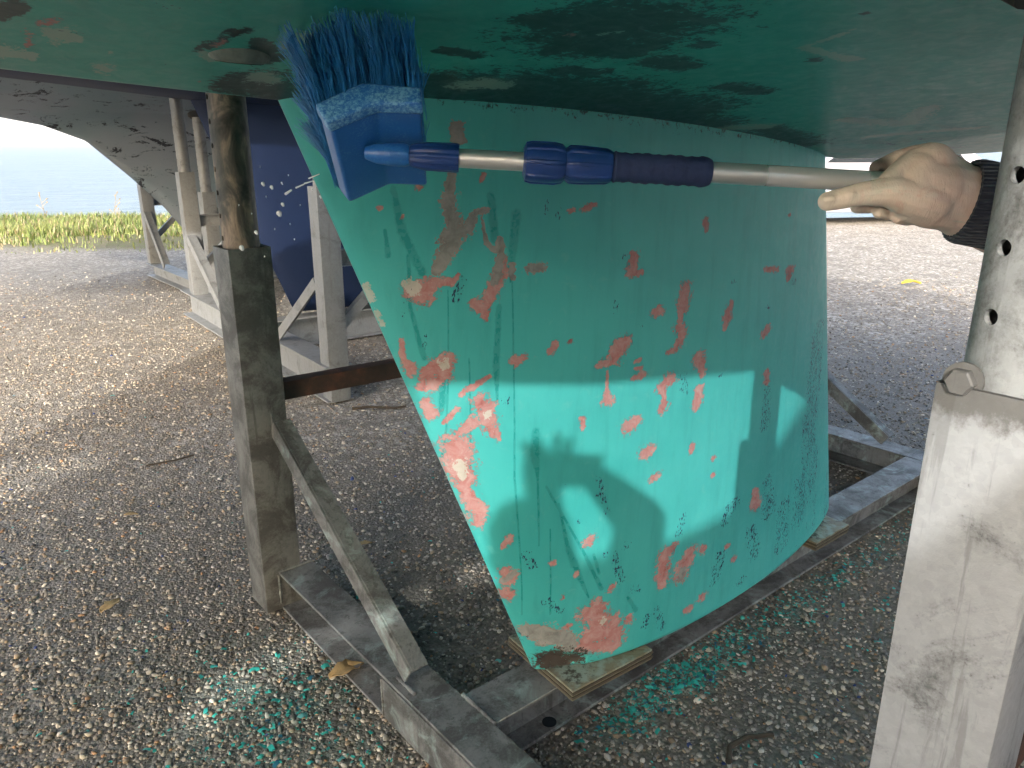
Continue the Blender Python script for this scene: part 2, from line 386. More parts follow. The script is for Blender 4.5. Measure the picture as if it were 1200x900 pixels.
def ground_mat():
    k = NT('gravel', .85, .3); c = k.coord()
    dr = k.attr('dry'); du = k.attr('dust')
    v1 = k.voro(95, c, 'Color'); v1d = k.voro(95, c, 'Distance'); sep = k.n('ShaderNodeSeparateColor'); k.l(v1, sep.inputs[0])
    n1 = k.noise(1.1, 6, .62, c, .3); n2 = k.noise(14, 6, .65, c); n3 = k.noise(320, 3, .6, c)
    stone = k.cramp(sep.outputs[0], [(.0,(.12,.105,.09)), (.3,(.23,.205,.17)), (.6,(.32,.29,.245)), (.85,(.42,.39,.34)), (1.0,(.56,.53,.48))])
    sand = k.mix(n2, (.22,.198,.163), (.33,.302,.252)); sand = k.mix(k.math('MULTIPLY', k.ramp(n1, .42, .6), .55), sand, (.24,.215,.18))
    dryc = k.mix(k.ramp(v1d, .5, .75), k.mix(.25, stone, sand), sand)
    v2 = k.n('ShaderNodeSeparateColor'); k.l(k.voro(38, c, 'Color'), v2.inputs[0])
    dryc = k.mix(k.math('MULTIPLY', k.ramp(v2.outputs[0], .70, .78), .55), dryc, (.11,.10,.085)); dryc = k.mix(k.math('MULTIPLY', k.ramp(v2.outputs[1], .80, .86), .6), dryc, (.60,.57,.52))
    dryc = k.mix(k.math('MULTIPLY', k.ramp(k.noise(3.2, 7, .72, c, .4), .47, .62), .5), dryc, (.15,.138,.118))
    dryc = k.mix(k.math('MULTIPLY', k.ramp(k.noise(26, 5, .7, c), .52, .66), .4), dryc, (.14,.125,.105))
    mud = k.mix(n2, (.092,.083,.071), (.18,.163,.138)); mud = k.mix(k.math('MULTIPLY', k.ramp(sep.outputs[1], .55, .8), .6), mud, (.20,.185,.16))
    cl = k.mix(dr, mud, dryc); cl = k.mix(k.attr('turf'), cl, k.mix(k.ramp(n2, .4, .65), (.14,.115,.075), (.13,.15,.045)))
    cl = k.mix(k.math('MULTIPLY', k.math('MULTIPLY', du, .6), k.ramp(n2, .35, .7)), cl, (.08,.25,.23))
    k.base(cl); k.rough(k.math('ADD', .62, k.math('MULTIPLY', dr, .3)))
    h = k.math('ADD', k.math('SUBTRACT', 1, v1d), k.math('MULTIPLY', n3, .4))
    k.bump(h, .9, .006); return k.m
M['ground'] = ground_mat()
def pebble_mat():
    k = NT('pebbles', .6, .4); n1 = k.noise(260, 4, .7); k.base(k.mix(k.math('MULTIPLY', n1, .5), k.attr('tint', 'Color'), (.07,.065,.055), 'MIX')); k.bump(n1, .3, .001); return k.m
M['pebble'] = pebble_mat()
def tinted(name, rough=.6):
    k = NT(name, rough); k.base(k.attr('tint', 'Color')); return k.m
M['flake'] = tinted('paint_scrapings', .5); M['grass'] = tinted('grass', .6)
M['grass'].node_tree.nodes['Principled BSDF'].inputs['Subsurface Weight'].default_value = .0
def sea_mat():
    k = NT('sea_water', .12, .5); c = k.coord((.5,1,1)); n1 = k.noise(.9, 6, .65, c, .5); n2 = k.noise(.12, 4, .6, c)
    k.base(k.mix(n2, (.10,.13,.14), (.16,.19,.20))); k.b.inputs['IOR'].default_value = 1.33; k.rough(.34); k.bump(k.math('ADD', n1, k.math('MULTIPLY', n2, 2)), .7, .35); return k.m
M['sea'] = sea_mat()
M['shore'] = plain('far_wooded_shore', (.10,.12,.11), .9, .3, .01)

# ------------------------------------------------------------------ ground, sea, far shore
def axis(fine0, fine1, step, lo, hi, grow=1.16):
    a = list(np.arange(fine0, fine1, step)); d = step
    x = fine0
    left = []
    while x > lo: d *= grow; x -= d; left.append(x)
    d = step; x = a[-1]; right = []
    while x < hi: d *= grow; x += d; right.append(x)
    return np.array(left[::-1] + a + right)
gx = axis(-2.6, 2.6, .022, -3000, 3000); gy = axis(.7, 5.0, .022, -3000, 14.0, 1.12)
gy = np.concatenate([gy[gy < 9.2], np.arange(9.2, 22, .15), [40, 200, 1000, 3000, 6000]])
X, Y = np.meshgrid(gx, gy)
def ground_z(x, y):
    z = .016*(fbm(x*2.2, y*2.2, 4, 2)-.5) + .006*(fbm(x*14, y*14, 3, 4)-.5)
    near = np.clip((9-np.hypot(x, y))/4, 0, 1); z = z*near - .012
    edge = 14.2 + .05*x + .8*(fbm(x*.4, y*.4, 3, 8)-.5)
    d = np.clip((y-edge)/4.5, 0, 1); return z - 2.2*d*d*(3-2*d)
Z = ground_z(X, Y)
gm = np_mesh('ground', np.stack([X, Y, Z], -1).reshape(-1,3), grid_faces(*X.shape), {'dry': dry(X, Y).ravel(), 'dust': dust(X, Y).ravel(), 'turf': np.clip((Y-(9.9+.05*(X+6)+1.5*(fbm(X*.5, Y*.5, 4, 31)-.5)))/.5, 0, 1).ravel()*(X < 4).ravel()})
tag(link('ground', gm, M['ground']), kind='structure')
sx = axis(-30, 30, .8, -9000, 9000, 1.12); sy = axis(15.5, 60, .8, 15, 9000, 1.08); sy = sy[sy > 15]
SX, SY = np.meshgrid(sx, sy); SZ = -1.0 + .05*(fbm(SX*.5, SY*.9, 4, 5)-.5)*np.clip((200-SY)/150, 0, 1)
tag(link('sea', np_mesh('sea', np.stack([SX, SY, SZ], -1).reshape(-1,3), grid_faces(*SX.shape)), M['sea']), kind='structure')
hx = np.linspace(-6500, 6500, 160); hv = np.linspace(0, 1, 12); HX, HV = np.meshgrid(hx, hv)
HZ = -1.5 + (38+46*fbm(HX*.0011, HX*0+2, 4, 7))*np.sin(HV*math.pi)**.7; HY = 4200 + 900*HV
tag(link('far_shore', np_mesh('far_shore', np.stack([HX, HY, HZ], -1).reshape(-1,3), grid_faces(*HX.shape)), M['shore']), kind='structure')

# pebbles of the yard surface
ico = bmesh.new(); bmesh.ops.create_icosphere(ico, subdivisions=1, radius=1)
IV = np.array([v.co[:] for v in ico.verts], np.float32); IF = np.array([[v.index for v in f.verts] for f in ico.faces], np.int32); ico.free()
def scatter(n, ylo, yhi, p=1.0):
    y = ylo + (yhi-ylo)*rng.random(n)**p; x = (rng.random(n)*2-1)*(y*.74+.42); return x, y
def pebble_mesh(n):
    x, y = scatter(n, .95, 8.5, 1.75)
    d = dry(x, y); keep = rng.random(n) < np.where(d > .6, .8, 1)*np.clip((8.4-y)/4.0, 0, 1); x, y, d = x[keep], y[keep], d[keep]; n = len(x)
    r = (np.exp(rng.normal(math.log(.0037), .38, n))*(1+.12*np.maximum(0,y-2))).clip(.0018, .0095)
    ang = rng.random(n)*6.283; ca, sa = np.cos(ang), np.sin(ang)
    sc = np.stack([r*rng.uniform(.9,1.5,n), r*rng.uniform(.7,1.1,n), r*rng.uniform(.45,.8,n)], -1)
    V = IV[None]*(1+rng.uniform(-.22,.22,(n,len(IV),1)))*sc[:,None,:]
    tilt = rng.normal(0, .25, (n,1)); V[...,2] += V[...,0]*tilt
    Vx = V[...,0]*ca[:,None]-V[...,1]*sa[:,None]; Vy = V[...,0]*sa[:,None]+V[...,1]*ca[:,None]
    z = ground_z(x, y) + r*.28
    V = np.stack([Vx+x[:,None], Vy+y[:,None], V[...,2]+z[:,None]], -1).reshape(-1,3)
    F = (IF[None]+ (np.arange(n)*len(IV))[:,None,None]).reshape(-1,3)
    pal = np.array([(.30,.28,.25),(.20,.19,.17),(.42,.40,.36),(.58,.56,.52),(.14,.13,.12),(.34,.27,.19),(.40,.24,.13),(.26,.26,.25),(.09,.085,.08),(.50,.46,.38),(.22,.17,.12)])
    w = np.array([.2,.16,.12,.07,.14,.08,.025,.1,.07,.05,.05]); w /= w.sum()
    c = pal[rng.choice(len(pal), n, p=w)]*rng.uniform(.75,1.2,(n,1))
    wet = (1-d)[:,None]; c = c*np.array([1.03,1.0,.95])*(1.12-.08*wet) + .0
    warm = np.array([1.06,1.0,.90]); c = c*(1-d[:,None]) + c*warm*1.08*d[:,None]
    du = dust(x, y); tq = np.array([.14,.36,.33]); f = (du*rng.random(n)*.42)[:,None]; c = c*(1-f)+tq*f
    hit = rng.random(n) < du*.03; c[hit] = (.03,.42,.36)
    hit = rng.random(n) < .008*(1-d); c[hit] = (.02,.05,.20)
    return np_mesh('pebbles', V, F, {'tint': np.repeat(c, len(IV), 0)})
tag(link('pebbles', pebble_mesh(118000), M['pebble']), 'loose grey and tan pebbles covering the yard floor', 'gravel', kind='stuff')
def flake_mesh(n):
    x, y = scatter(n*9, 1.0, 4.2, 1.2); du = dust(x, y); sl_ = (x-YO.x)*EL.x+(y-YO.y)*EL.y; k = rng.random(len(x)) < du**1.5*np.where(sl_ > .05, .35, 1.0) + .003; x, y = x[k], y[k]; n = len(x)
    L = rng.uniform(.0015,.006,n)*np.where(rng.random(n) < .12, 1.8, 1); W = L*rng.uniform(.25,.8,n); a = rng.random(n)*6.283
    ca, sa = np.cos(a), np.sin(a); z = ground_z(x, y)+rng.uniform(.003,.008,n)
    q = np.array([(-1,-1,0),(0,-.8,.5),(1,-1,-.1),(1,1,.2),(0,.9,.6),(-1,1,.1)])[None]*(1+rng.uniform(-.3,.3,(n,6,1)))
    lx = q[...,0]*L[:,None]; ly = q[...,1]*W[:,None]; lz = q[...,2]*L[:,None]*.7
    V = np.stack([x[:,None]+lx*ca[:,None]-ly*sa[:,None], y[:,None]+lx*sa[:,None]+ly*ca[:,None], z[:,None]+lz], -1).reshape(-1,3)
    F = (np.array([(0,1,4,5),(1,2,3,4)])[None]+(np.arange(n)*6)[:,None,None]).reshape(-1,4)
    c = np.array([(.03,.40,.34),(.02,.30,.26),(.05,.50,.44),(.02,.16,.24),(.10,.35,.33)])[rng.choice(5, n, p=[.36,.26,.2,.1,.08])]*rng.uniform(.7,1.1,(n,1))
    return np_mesh('paint_scrapings', V, F, {'tint': np.repeat(c, 6, 0)}, smooth=False)
tag(link('paint_scrapings', flake_mesh(16000), M['flake']), 'turquoise paint scrapings strewn along the cradle beam', 'paint flakes', kind='stuff')

# grass bank by the water
def grass_mesh(n):
    x = rng.uniform(-15, 3, n); y = rng.uniform(9.0, 16.2, n)
    e = 9.7 + .05*(x+6) + 1.5*(fbm(x*.5, y*.5, 4, 31)-.5)
    k = (y > e) & (rng.random(n) < np.clip((y-e)*.35, .05, 1)*np.clip(fbm(x*1.6, y*1.6, 4, 3)*5-2.0, .04, 1)); x, y = x[k], y[k]; n = len(x)
    h = rng.uniform(.03,.20,n)*np.clip(.3+(y-e[k])*.25, .3, 1.0)*(.5+1.0*fbm(x*.9, y*.9, 3, 11)); w = rng.uniform(.004,.010,n)*1.3; a = rng.random(n)*6.283
    lean = rng.uniform(.1,.8,n)*h; dx, dy = np.cos(a), np.sin(a); z = ground_z(x, y)
    P = lambda t, s: np.stack([x+dx*lean*t*t - dy*w*s*(1-t), y+dy*lean*t*t + dx*w*s*(1-t), z+h*t*(1-.15*t)], -1)
    V = np.stack([P(0,-1), P(0,1), P(.55,1.3), P(.55,-1.3), P(1,.2), P(1,-.2)], 1).reshape(-1,3)
    F = (np.array([(0,1,2,3),(3,2,4,5)])[None]+(np.arange(n)*6)[:,None,None]).reshape(-1,4)
    t = np.clip(fbm(x*.6, y*.6, 3, 41)*1.6-.3+rng.normal(0,.18,n), 0, 1)[:,None]
    c = np.array([.10,.15,.03])*(1-t)+np.array([.23,.27,.08])*t; c *= rng.uniform(.65,1.25,(n,1)); dead = rng.random(n) < .22; c[dead] = np.array([.34,.28,.16])*rng.uniform(.6,1.1,(dead.sum(),1))
    return np_mesh('grass_bank', V, F, {'tint': np.repeat(c, 6, 0)}, smooth=False)
tag(link('grass_bank', grass_mesh(260000), M['grass']), 'sunlit yellow-green grass along the water\'s edge', 'grass', kind='stuff')
def weed(x, y, h, lean):
    t = empty('weed_stalk', (x, y, float(ground_z(np.array([x]), np.array([y]))[0])))
    b = MB(); top = Vector((lean*h, 0, h)); b.lathe((0,0,0), top, [(0,.006),(.6,.004),(1,.002)], 5); b.build('stem', M['leaf'], t)
    b = MB(); r2 = random.Random(int(x*100))
    for k in range(9):
        f = .35+.07*k; p = top*f; a = r2.random()*6.28; q = p + Vector((math.cos(a)*.11, math.sin(a)*.11, .09)); b.lathe(p, q, [(0,.003),(.7,.004),(.9,.012),(1,.003)], 5)
    b.build('seed_head', M['leaf'], t)
    return t
WEEDS = [(-8.9,15.0,.85,-.1,'tall dry weed stalk at the far left of the grass'), (-7.75,15.0,.95,.25,'leaning dry weed stalk on the grass bank, tallest of the three'), (-7.55,15.3,.8,-.2,'dry weed stalk on the grass bank nearest the cradle')]
for x, y, h, ln, lb in WEEDS: tag(weed(x, y, h, ln), lb, 'weed', 'weeds on the grass bank')

# ------------------------------------------------------------------ the green yacht
def zc(s):
    s = np.asarray(s, float)
    return 1.26 + np.where(s < 1.1, .0615*(1.1-s)+.022*np.maximum(0, -.5-s)**2, .008*(s-1.1)**2)
def hb(s):
    s = np.asarray(s, float)
    return np.where(s < -.2, np.maximum(.03, 1.6*(1-np.clip((-s-.4)/3.6, 0, 1)**2.2)), np.where(s > 1.2, 1.6-.10*(s-1.2)**2, 1.6))
def hz(s, n):
    n = np.abs(n); f = np.minimum(1, n/hb(s)); q = n-.35; lin = .18*n-.042*(np.sqrt(q*q+.01)+q)+.10*n*np.maximum(0, -s-1.3)**1.2
    return zc(s)+lin+.38*(1-np.sqrt(np.maximum(0, 1-f**6)))
KEEL_RED = [[(-0.336,1.07,0.0142,0.0161),(-0.32,1.061,0.016,0.0176),(-0.315,1.076,0.0135,0.0145)],[(-0.304,1.083,0.0096,0.0101),(-0.277,1.081,0.0057,0.0058),(-0.267,1.091,0.0044,0.0043)],[(-0.192,1.111,0.0097,0.0088),(-0.191,1.092,0.0114,0.0103),(-0.206,1.061,0.0111,0.0105),(-0.218,1.023,0.0078,0.0076)],[(-0.238,1.041,0.0076,0.0075),(-0.22,1.032,0.0109,0.0106),(-0.214,1.007,0.0047,0.0046)],[(0.106,1.096,0.0119,0.0082),(0.103,1.071,0.0143,0.0099),(0.106,1.063,0.0143,0.0099),(0.13,1.062,0.0074,0.005)],[(0.179,0.978,0.0158,0.0106),(0.187,0.979,0.0133,0.0089)],[(0.266,1.02,0.0145,0.009),(0.263,0.994,0.0203,0.0127),(0.263,0.973,0.0145,0.0091),(0.256,0.955,0.0058,0.0037),(0.258,0.932,0.0174,0.0111),(0.266,0.916,0.0146,0.0094),(0.249,0.887,0.0115,0.0075),(0.222,0.884,0.0084,0.0056)],[(0.442,0.961,0.011,0.0059),(0.431,0.934,0.0181,0.0098),(0.424,0.906,0.0072,0.004)],[(0.593,1.02,0.0135,0.0061),(0.648,1.012,0.0147,0.0062)],[(0.729,1.004,0.0223,0.0086),(0.723,0.978,0.011,0.0043)],[(0.319,1.15,0.0093,0.0052),(0.327,1.132,0.0094,0.0052)],[(0.703,1.136,0.0108,0.004)],[(0.09,0.927,0.0189,0.014),(0.074,0.903,0.0208,0.0159),(0.059,0.893,0.0091,0.0071),(0.031,0.891,0.0066,0.0053)],[(0.054,0.875,0.0034,0.0027),(0.055,0.839,0.0034,0.0027),(0.06,0.812,0.0137,0.011)],[(0.129,0.882,0.005,0.0036),(0.141,0.882,0.005,0.0036)],[(0.13,0.867,0.005,0.0037),(0.147,0.866,0.0051,0.0037)],[(0.125,0.848,0.0074,0.0055),(0.149,0.85,0.0102,0.0074)],[(0.234,0.823,0.0198,0.0135),(0.213,0.813,0.0166,0.0115),(0.221,0.789,0.0056,0.0039),(0.223,0.77,0.014,0.0098),(0.219,0.761,0.0139,0.0098)],[(0.334,0.854,0.0223,0.0138),(0.342,0.833,0.0161,0.0099),(0.345,0.813,0.0097,0.006)],[(0.342,0.784,0.0129,0.0081),(0.334,0.746,0.0159,0.0103),(0.332,0.736,0.0096,0.0062)],[(0.619,0.874,0.0187,0.0086),(0.607,0.861,0.0138,0.0065)],[(0.63,0.765,0.0142,0.0067),(0.634,0.736,0.0143,0.0068)],[(-0.347,0.98,0.0034,0.0048),(-0.339,0.947,0.0033,0.005),(-0.327,0.922,0.0068,0.0102)],[(-0.305,0.914,0.0128,0.0167),(-0.294,0.926,0.0148,0.018),(-0.275,0.936,0.0127,0.0146),(-0.279,0.912,0.0138,0.0165),(-0.305,0.894,0.0099,0.0137)],[(-0.299,0.862,0.006,0.0089),(-0.287,0.836,0.0086,0.0127)],[(-0.249,0.873,0.0044,0.0051),(-0.228,0.888,0.0061,0.0067),(-0.201,0.904,0.0032,0.0033)],[(-0.214,0.856,0.0124,0.0137),(-0.202,0.837,0.0158,0.0174),(-0.191,0.801,0.0128,0.0142),(-0.179,0.782,0.0081,0.009)],[(-0.27,0.818,0.0039,0.0054),(-0.253,0.843,0.0043,0.0052)],[(-0.252,0.771,0.0147,0.0207),(-0.238,0.761,0.0196,0.0262),(-0.233,0.723,0.0204,0.0293),(-0.223,0.694,0.015,0.022),(-0.219,0.663,0.0078,0.0125),(-0.192,0.611,0.0124,0.0193),(-0.186,0.585,0.0081,0.0132)],[(-0.242,0.798,0.0086,0.0108),(-0.222,0.814,0.0106,0.0124)],[(-0.153,0.928,0.0103,0.0099),(-0.142,0.931,0.0087,0.0082)],[(-0.084,0.935,0.0075,0.0066),(-0.076,0.947,0.0076,0.0066)],[(-0.042,0.949,0.006,0.005)],[(-0.001,0.787,0.0063,0.0055),(0.004,0.768,0.0064,0.0056)],[(-0.139,0.522,0.0047,0.0067),(-0.13,0.539,0.0082,0.0108)],[(-0.125,0.454,0.009,0.0143),(-0.117,0.43,0.0104,0.0171),(-0.109,0.441,0.008,0.0118)],[(-0.116,0.39,0.0071,0.0163),(-0.106,0.387,0.0085,0.0154)],[(0.045,0.495,0.0133,0.013)],[(0.019,0.418,0.0063,0.0068)],[(0.125,0.743,0.0198,0.0155),(0.139,0.75,0.0151,0.0116)],[(0.178,0.673,0.0186,0.0142),(0.193,0.679,0.0135,0.0101)],[(0.213,0.608,0.0139,0.0105)],[(0.33,0.651,0.0096,0.0064),(0.328,0.635,0.0096,0.0064)],[(0.415,0.597,0.0106,0.0067)],[(0.619,0.45,0.0138,0.0075),(0.63,0.406,0.0234,0.0127)],[(0.42,0.556,0.0107,0.0068)],[(0.265,0.315,0.0147,0.0121),(0.266,0.349,0.0207,0.0167),(0.269,0.394,0.0208,0.0164),(0.296,0.407,0.0123,0.0094)],[(0.327,0.316,0.0223,0.0171),(0.341,0.346,0.0228,0.017),(0.359,0.374,0.0166,0.012)],[(0.402,0.361,0.014,0.0098)],[(0.116,0.356,0.0097,0.0094)],[(0.065,0.301,0.0223,0.0243),(0.084,0.313,0.0207,0.0216),(0.102,0.254,0.0328,0.0348),(0.073,0.239,0.02,0.0227),(0.14,0.217,0.0247,0.0253),(0.13,0.257,0.0196,0.0198)],[(0.019,0.278,0.0082,0.01)],[(0.171,0.248,0.0129,0.0124)],[(0.061,0.218,0.0174,0.0206),(0.144,0.187,0.0148,0.0155)],[(0.365,0.206,0.0133,0.0103),(0.38,0.207,0.0102,0.0078)],[(0.42,0.223,0.0143,0.0104)],[(-0.344,1.254,0.0039,0.0038),(-0.337,1.234,0.0053,0.0052)],[(-0.394,1.203,0.0036,0.0039)],[(-0.232,1.252,0.0046,0.004),(-0.234,1.245,0.0045,0.004)],[(-0.057,1.188,0.0058,0.0044),(-0.05,1.189,0.0058,0.0044)],[(-0.025,1.191,0.008,0.0059),(-0.005,1.194,0.0062,0.0045)],[(-0.361,1.189,0.0038,0.004)],[(-0.002,0.365,0.0061,0.0071)],[(-0.036,0.462,0.0059,0.0067)],[(0.505,0.334,0.0119,0.0076)],[(0.542,0.284,0.0124,0.0078)]]
KEEL_GREY = [[(-0.279,1.323,0.0099,0.0087),(-0.274,1.308,0.01,0.0088)],[(-0.288,1.253,0.007,0.0065),(-0.29,1.22,0.0098,0.0093),(-0.281,1.18,0.0114,0.0109),(-0.28,1.152,0.0143,0.0139),(-0.293,1.125,0.0112,0.0113),(-0.302,1.097,0.0069,0.0072)],[(-0.28,1.159,0.01,0.0097),(-0.255,1.167,0.0089,0.0083),(-0.246,1.192,0.006,0.0055),(-0.223,1.196,0.0046,0.0041)],[(-0.198,1.148,0.0048,0.0043),(-0.193,1.119,0.0081,0.0073),(-0.202,1.076,0.008,0.0074)],[(-0.172,1.103,0.005,0.0044),(-0.171,1.08,0.005,0.0045)],[(-0.233,1.184,0.003,0.0028),(-0.221,1.142,0.0031,0.0028),(-0.205,1.127,0.0032,0.0029)],[(-0.138,1.094,0.0087,0.0075),(-0.114,1.094,0.009,0.0075)],[(-0.064,0.282,0.0073,0.0139),(-0.023,0.262,0.0163,0.0235),(0.014,0.247,0.0179,0.0231),(0.032,0.22,0.0143,0.0182)],[(-0.124,0.429,0.0042,0.0075),(-0.11,0.448,0.0064,0.0094)],[(0.328,0.309,0.016,0.0123),(0.334,0.33,0.0129,0.0097)]]
KEEL_PALE = [[(-0.343,1.081,0.0089,0.0101),(-0.334,1.069,0.0078,0.0088)],[(-0.282,0.932,0.0083,0.0098)],[(-0.232,0.723,0.0096,0.0136),(-0.225,0.694,0.0053,0.008)],[(-0.4,1.078,0.0035,0.0061),(-0.391,1.056,0.0036,0.0062)],[(-0.383,1.033,0.0025,0.0049),(-0.373,1.01,0.0026,0.005)],[(0.102,0.27,0.0094,0.0099)],[(-0.198,0.827,0.0064,0.007)]]
KEEL_WET = [[(-0.283,1.067,0.0017,0.0018),(-0.247,0.544,0.0025,0.0022)],[(-0.17,1.073,0.002,0.0018),(-0.137,0.684,0.0026,0.0029),(-0.077,0.329,0.0018,0.0031)],[(-0.348,1.128,0.0038,0.0042),(-0.34,1.041,0.0038,0.0045),(-0.312,0.947,0.0052,0.0065)],[(-0.193,1.03,0.0065,0.0061),(-0.19,0.919,0.0081,0.0082),(-0.183,0.852,0.0024,0.0026)],[(-0.103,0.779,0.0092,0.0091),(-0.1,0.733,0.0128,0.013),(-0.09,0.675,0.0037,0.0039),(-0.07,0.512,0.0022,0.0026)],[(-0.168,1.188,0.0116,0.0098),(-0.173,1.117,0.01,0.0088),(-0.173,1.073,0.0033,0.003)],[(-0.07,0.652,0.0029,0.0029),(0.023,0.49,0.0043,0.0043),(0.089,0.362,0.007,0.007)],[(-0.038,0.606,0.003,0.003),(-0.008,0.498,0.0062,0.0065),(0.011,0.45,0.0105,0.0111),(0.059,0.348,0.0033,0.0035)],[(0.059,0.459,0.0045,0.0044),(0.078,0.406,0.0046,0.0046)],[(-0.281,0.929,0.0056,0.0065),(-0.277,0.862,0.0081,0.0104),(-0.276,0.836,0.0039,0.0053)],[(-0.375,1.235,0.005,0.0051),(-0.36,1.169,0.0088,0.0094),(-0.325,1.098,0.008,0.0086)],[(-0.217,1.218,0.0093,0.0082),(-0.206,1.148,0.0095,0.0085)],[(-0.24,0.941,0.002,0.0021),(-0.199,0.527,0.0026,0.0023)],[(-0.384,1.17,0.0036,0.004),(-0.376,1.129,0.0048,0.0056)],[(0.163,0.316,0.0051,0.0048),(0.192,0.271,0.008,0.0074)],[(-0.051,0.549,0.0023,0.0025),(-0.024,0.323,0.0023,0.003)]]
KEEL_FLECK = [[(-0.256,1.087,0.0074,0.0073),(-0.271,1.051,0.0101,0.0104)],[(-0.342,1.071,0.0038,0.0044),(-0.351,1.026,0.0036,0.0046)],[(-0.319,1.002,0.0052,0.0062),(-0.309,0.963,0.0053,0.0064)],[(-0.167,0.85,0.01,0.0103)],[(-0.106,1.207,0.0054,0.0043),(-0.108,1.186,0.0054,0.0043)],[(-0.082,1.192,0.0056,0.0043),(-0.084,1.17,0.0056,0.0044)],[(0.076,1.098,0.0092,0.0064)],[(0.065,1.018,0.0068,0.005),(0.062,0.993,0.0068,0.0051)],[(0.134,0.958,0.01,0.007)],[(0.278,0.826,0.0149,0.0098),(0.291,0.784,0.0152,0.01)],[(0.421,0.798,0.0107,0.0062)],[(0.988,0.818,0.0577,0.015),(0.972,0.675,0.0699,0.0208),(0.955,0.478,0.0719,0.0246),(0.991,0.361,0.0759,0.0258),(0.93,0.303,0.0664,0.0258)],[(0.644,0.729,0.0193,0.0091),(0.638,0.619,0.0286,0.0142)],[(0.519,0.447,0.0324,0.0195),(0.487,0.411,0.0233,0.0147)],[(0.684,0.465,0.0252,0.0127),(0.709,0.358,0.0416,0.0211)],[(0.802,0.35,0.0418,0.019),(0.796,0.223,0.0468,0.0226)],[(0.613,0.343,0.0273,0.0155),(0.647,0.256,0.0285,0.0162)],[(0.915,0.388,0.0581,0.0222),(0.905,0.259,0.056,0.023)],[(0.049,0.645,0.009,0.008),(0.083,0.557,0.0094,0.0084)],[(0.147,0.455,0.0152,0.0134)],[(0.113,0.443,0.0097,0.009),(0.14,0.369,0.0125,0.0117)],[(0.482,0.318,0.023,0.0152),(0.466,0.252,0.0227,0.0155)],[(0.259,0.247,0.0146,0.0125),(0.28,0.19,0.0149,0.0129)],[(0.233,0.244,0.0113,0.01),(0.224,0.212,0.0111,0.0102)],[(-0.096,0.495,0.0105,0.0132),(-0.075,0.459,0.0108,0.0135)],[(-0.037,0.361,0.0094,0.012),(-0.007,0.331,0.0099,0.0121)],[(0.016,0.554,0.0086,0.0084)],[(0.09,0.45,0.0094,0.0089)],[(0.185,0.331,0.0159,0.0143)],[(0.307,0.437,0.0156,0.0116),(0.317,0.478,0.0126,0.0091)],[(-0.032,0.644,0.006,0.0059)],[(-0.083,0.275,0.0147,0.0131),(-0.061,0.251,0.0056,0.0155)],[(0.592,0.201,0.0265,0.0163)],[(0.052,0.605,0.0068,0.0061)],[(0.446,1.008,0.011,0.0058)],[(0.757,0.969,0.0234,0.0088)],[(0.615,0.926,0.014,0.0063)]]
HULL_DARK = [[(-0.379,-0.174,0.0209,0.0448),(-0.266,-0.182,0.0481,0.0737),(-0.162,-0.197,0.0558,0.0835),(-0.037,-0.204,0.0452,0.0773),(0.151,-0.194,0.0642,0.0817)],[(-0.433,-0.451,0.0138,0.0247),(-0.393,-0.46,0.0179,0.0296)],[(-0.172,-0.404,0.0166,0.0267),(-0.112,-0.398,0.0201,0.0214)],[(0.046,-0.356,0.0137,0.0193),(0.14,-0.354,0.0158,0.0216)],[(-0.382,-0.488,0.0397,0.0635),(-0.324,-0.47,0.079,0.0909),(-0.334,-0.522,0.0338,0.0485),(-0.285,-0.406,0.027,0.0457)],[(-0.321,-0.369,0.0131,0.024),(-0.307,-0.413,0.0229,0.0338),(-0.227,-0.409,0.0187,0.0291),(-0.246,-0.479,0.0117,0.0176)],[(-0.308,-0.54,0.0115,0.0156),(-0.261,-0.555,0.0094,0.0135)],[(-0.19,-0.485,0.0119,0.0128),(-0.172,-0.487,0.0073,0.0099)],[(-0.377,-0.15,0.0168,0.036),(-0.295,-0.137,0.0224,0.049),(-0.206,-0.149,0.0291,0.0624),(-0.062,-0.152,0.0537,0.0811),(0.106,-0.154,0.0377,0.0616),(0.326,-0.141,0.0338,0.0509)],[(-0.302,-0.068,0.0282,0.0541),(-0.139,-0.068,0.0378,0.0654),(0.052,-0.08,0.0328,0.0588),(0.283,-0.091,0.0468,0.0608),(0.555,-0.069,0.0353,0.0507)],[(-0.27,-0.225,0.0127,0.026),(-0.191,-0.247,0.0134,0.0245),(-0.082,-0.246,0.0211,0.0278)],[(-0.254,-0.297,0.0103,0.02),(-0.19,-0.314,0.0108,0.019)],[(-0.61,-0.066,0.0137,0.043),(-0.564,-0.065,0.018,0.0521),(-0.519,-0.012,0.0187,0.0581)],[(-0.668,-0.212,0.0061,0.0131),(-0.679,-0.183,0.0055,0.0165)],[(-0.638,-0.229,0.0063,0.0127),(-0.616,-0.201,0.0089,0.0234),(-0.6,-0.181,0.0092,0.021)],[(-0.673,-0.242,0.0048,0.0105),(-0.658,-0.256,0.0049,0.0103)],[(-0.873,-0.199,0.0111,0.0382),(-0.861,-0.216,0.0056,0.0189)],[(-0.439,-0.302,0.006,0.0135),(-0.388,-0.302,0.0089,0.013)],[(-0.401,-0.376,0.0041,0.0085)],[(-0.108,-0.303,0.0085,0.0135),(-0.078,-0.302,0.0057,0.0089)],[(0.011,-0.527,0.0093,0.0106)],[(0.454,-0.174,0.0268,0.0302),(0.745,-0.083,0.0415,0.0465)],[(-0.153,-0.67,0.0064,0.0059)]]
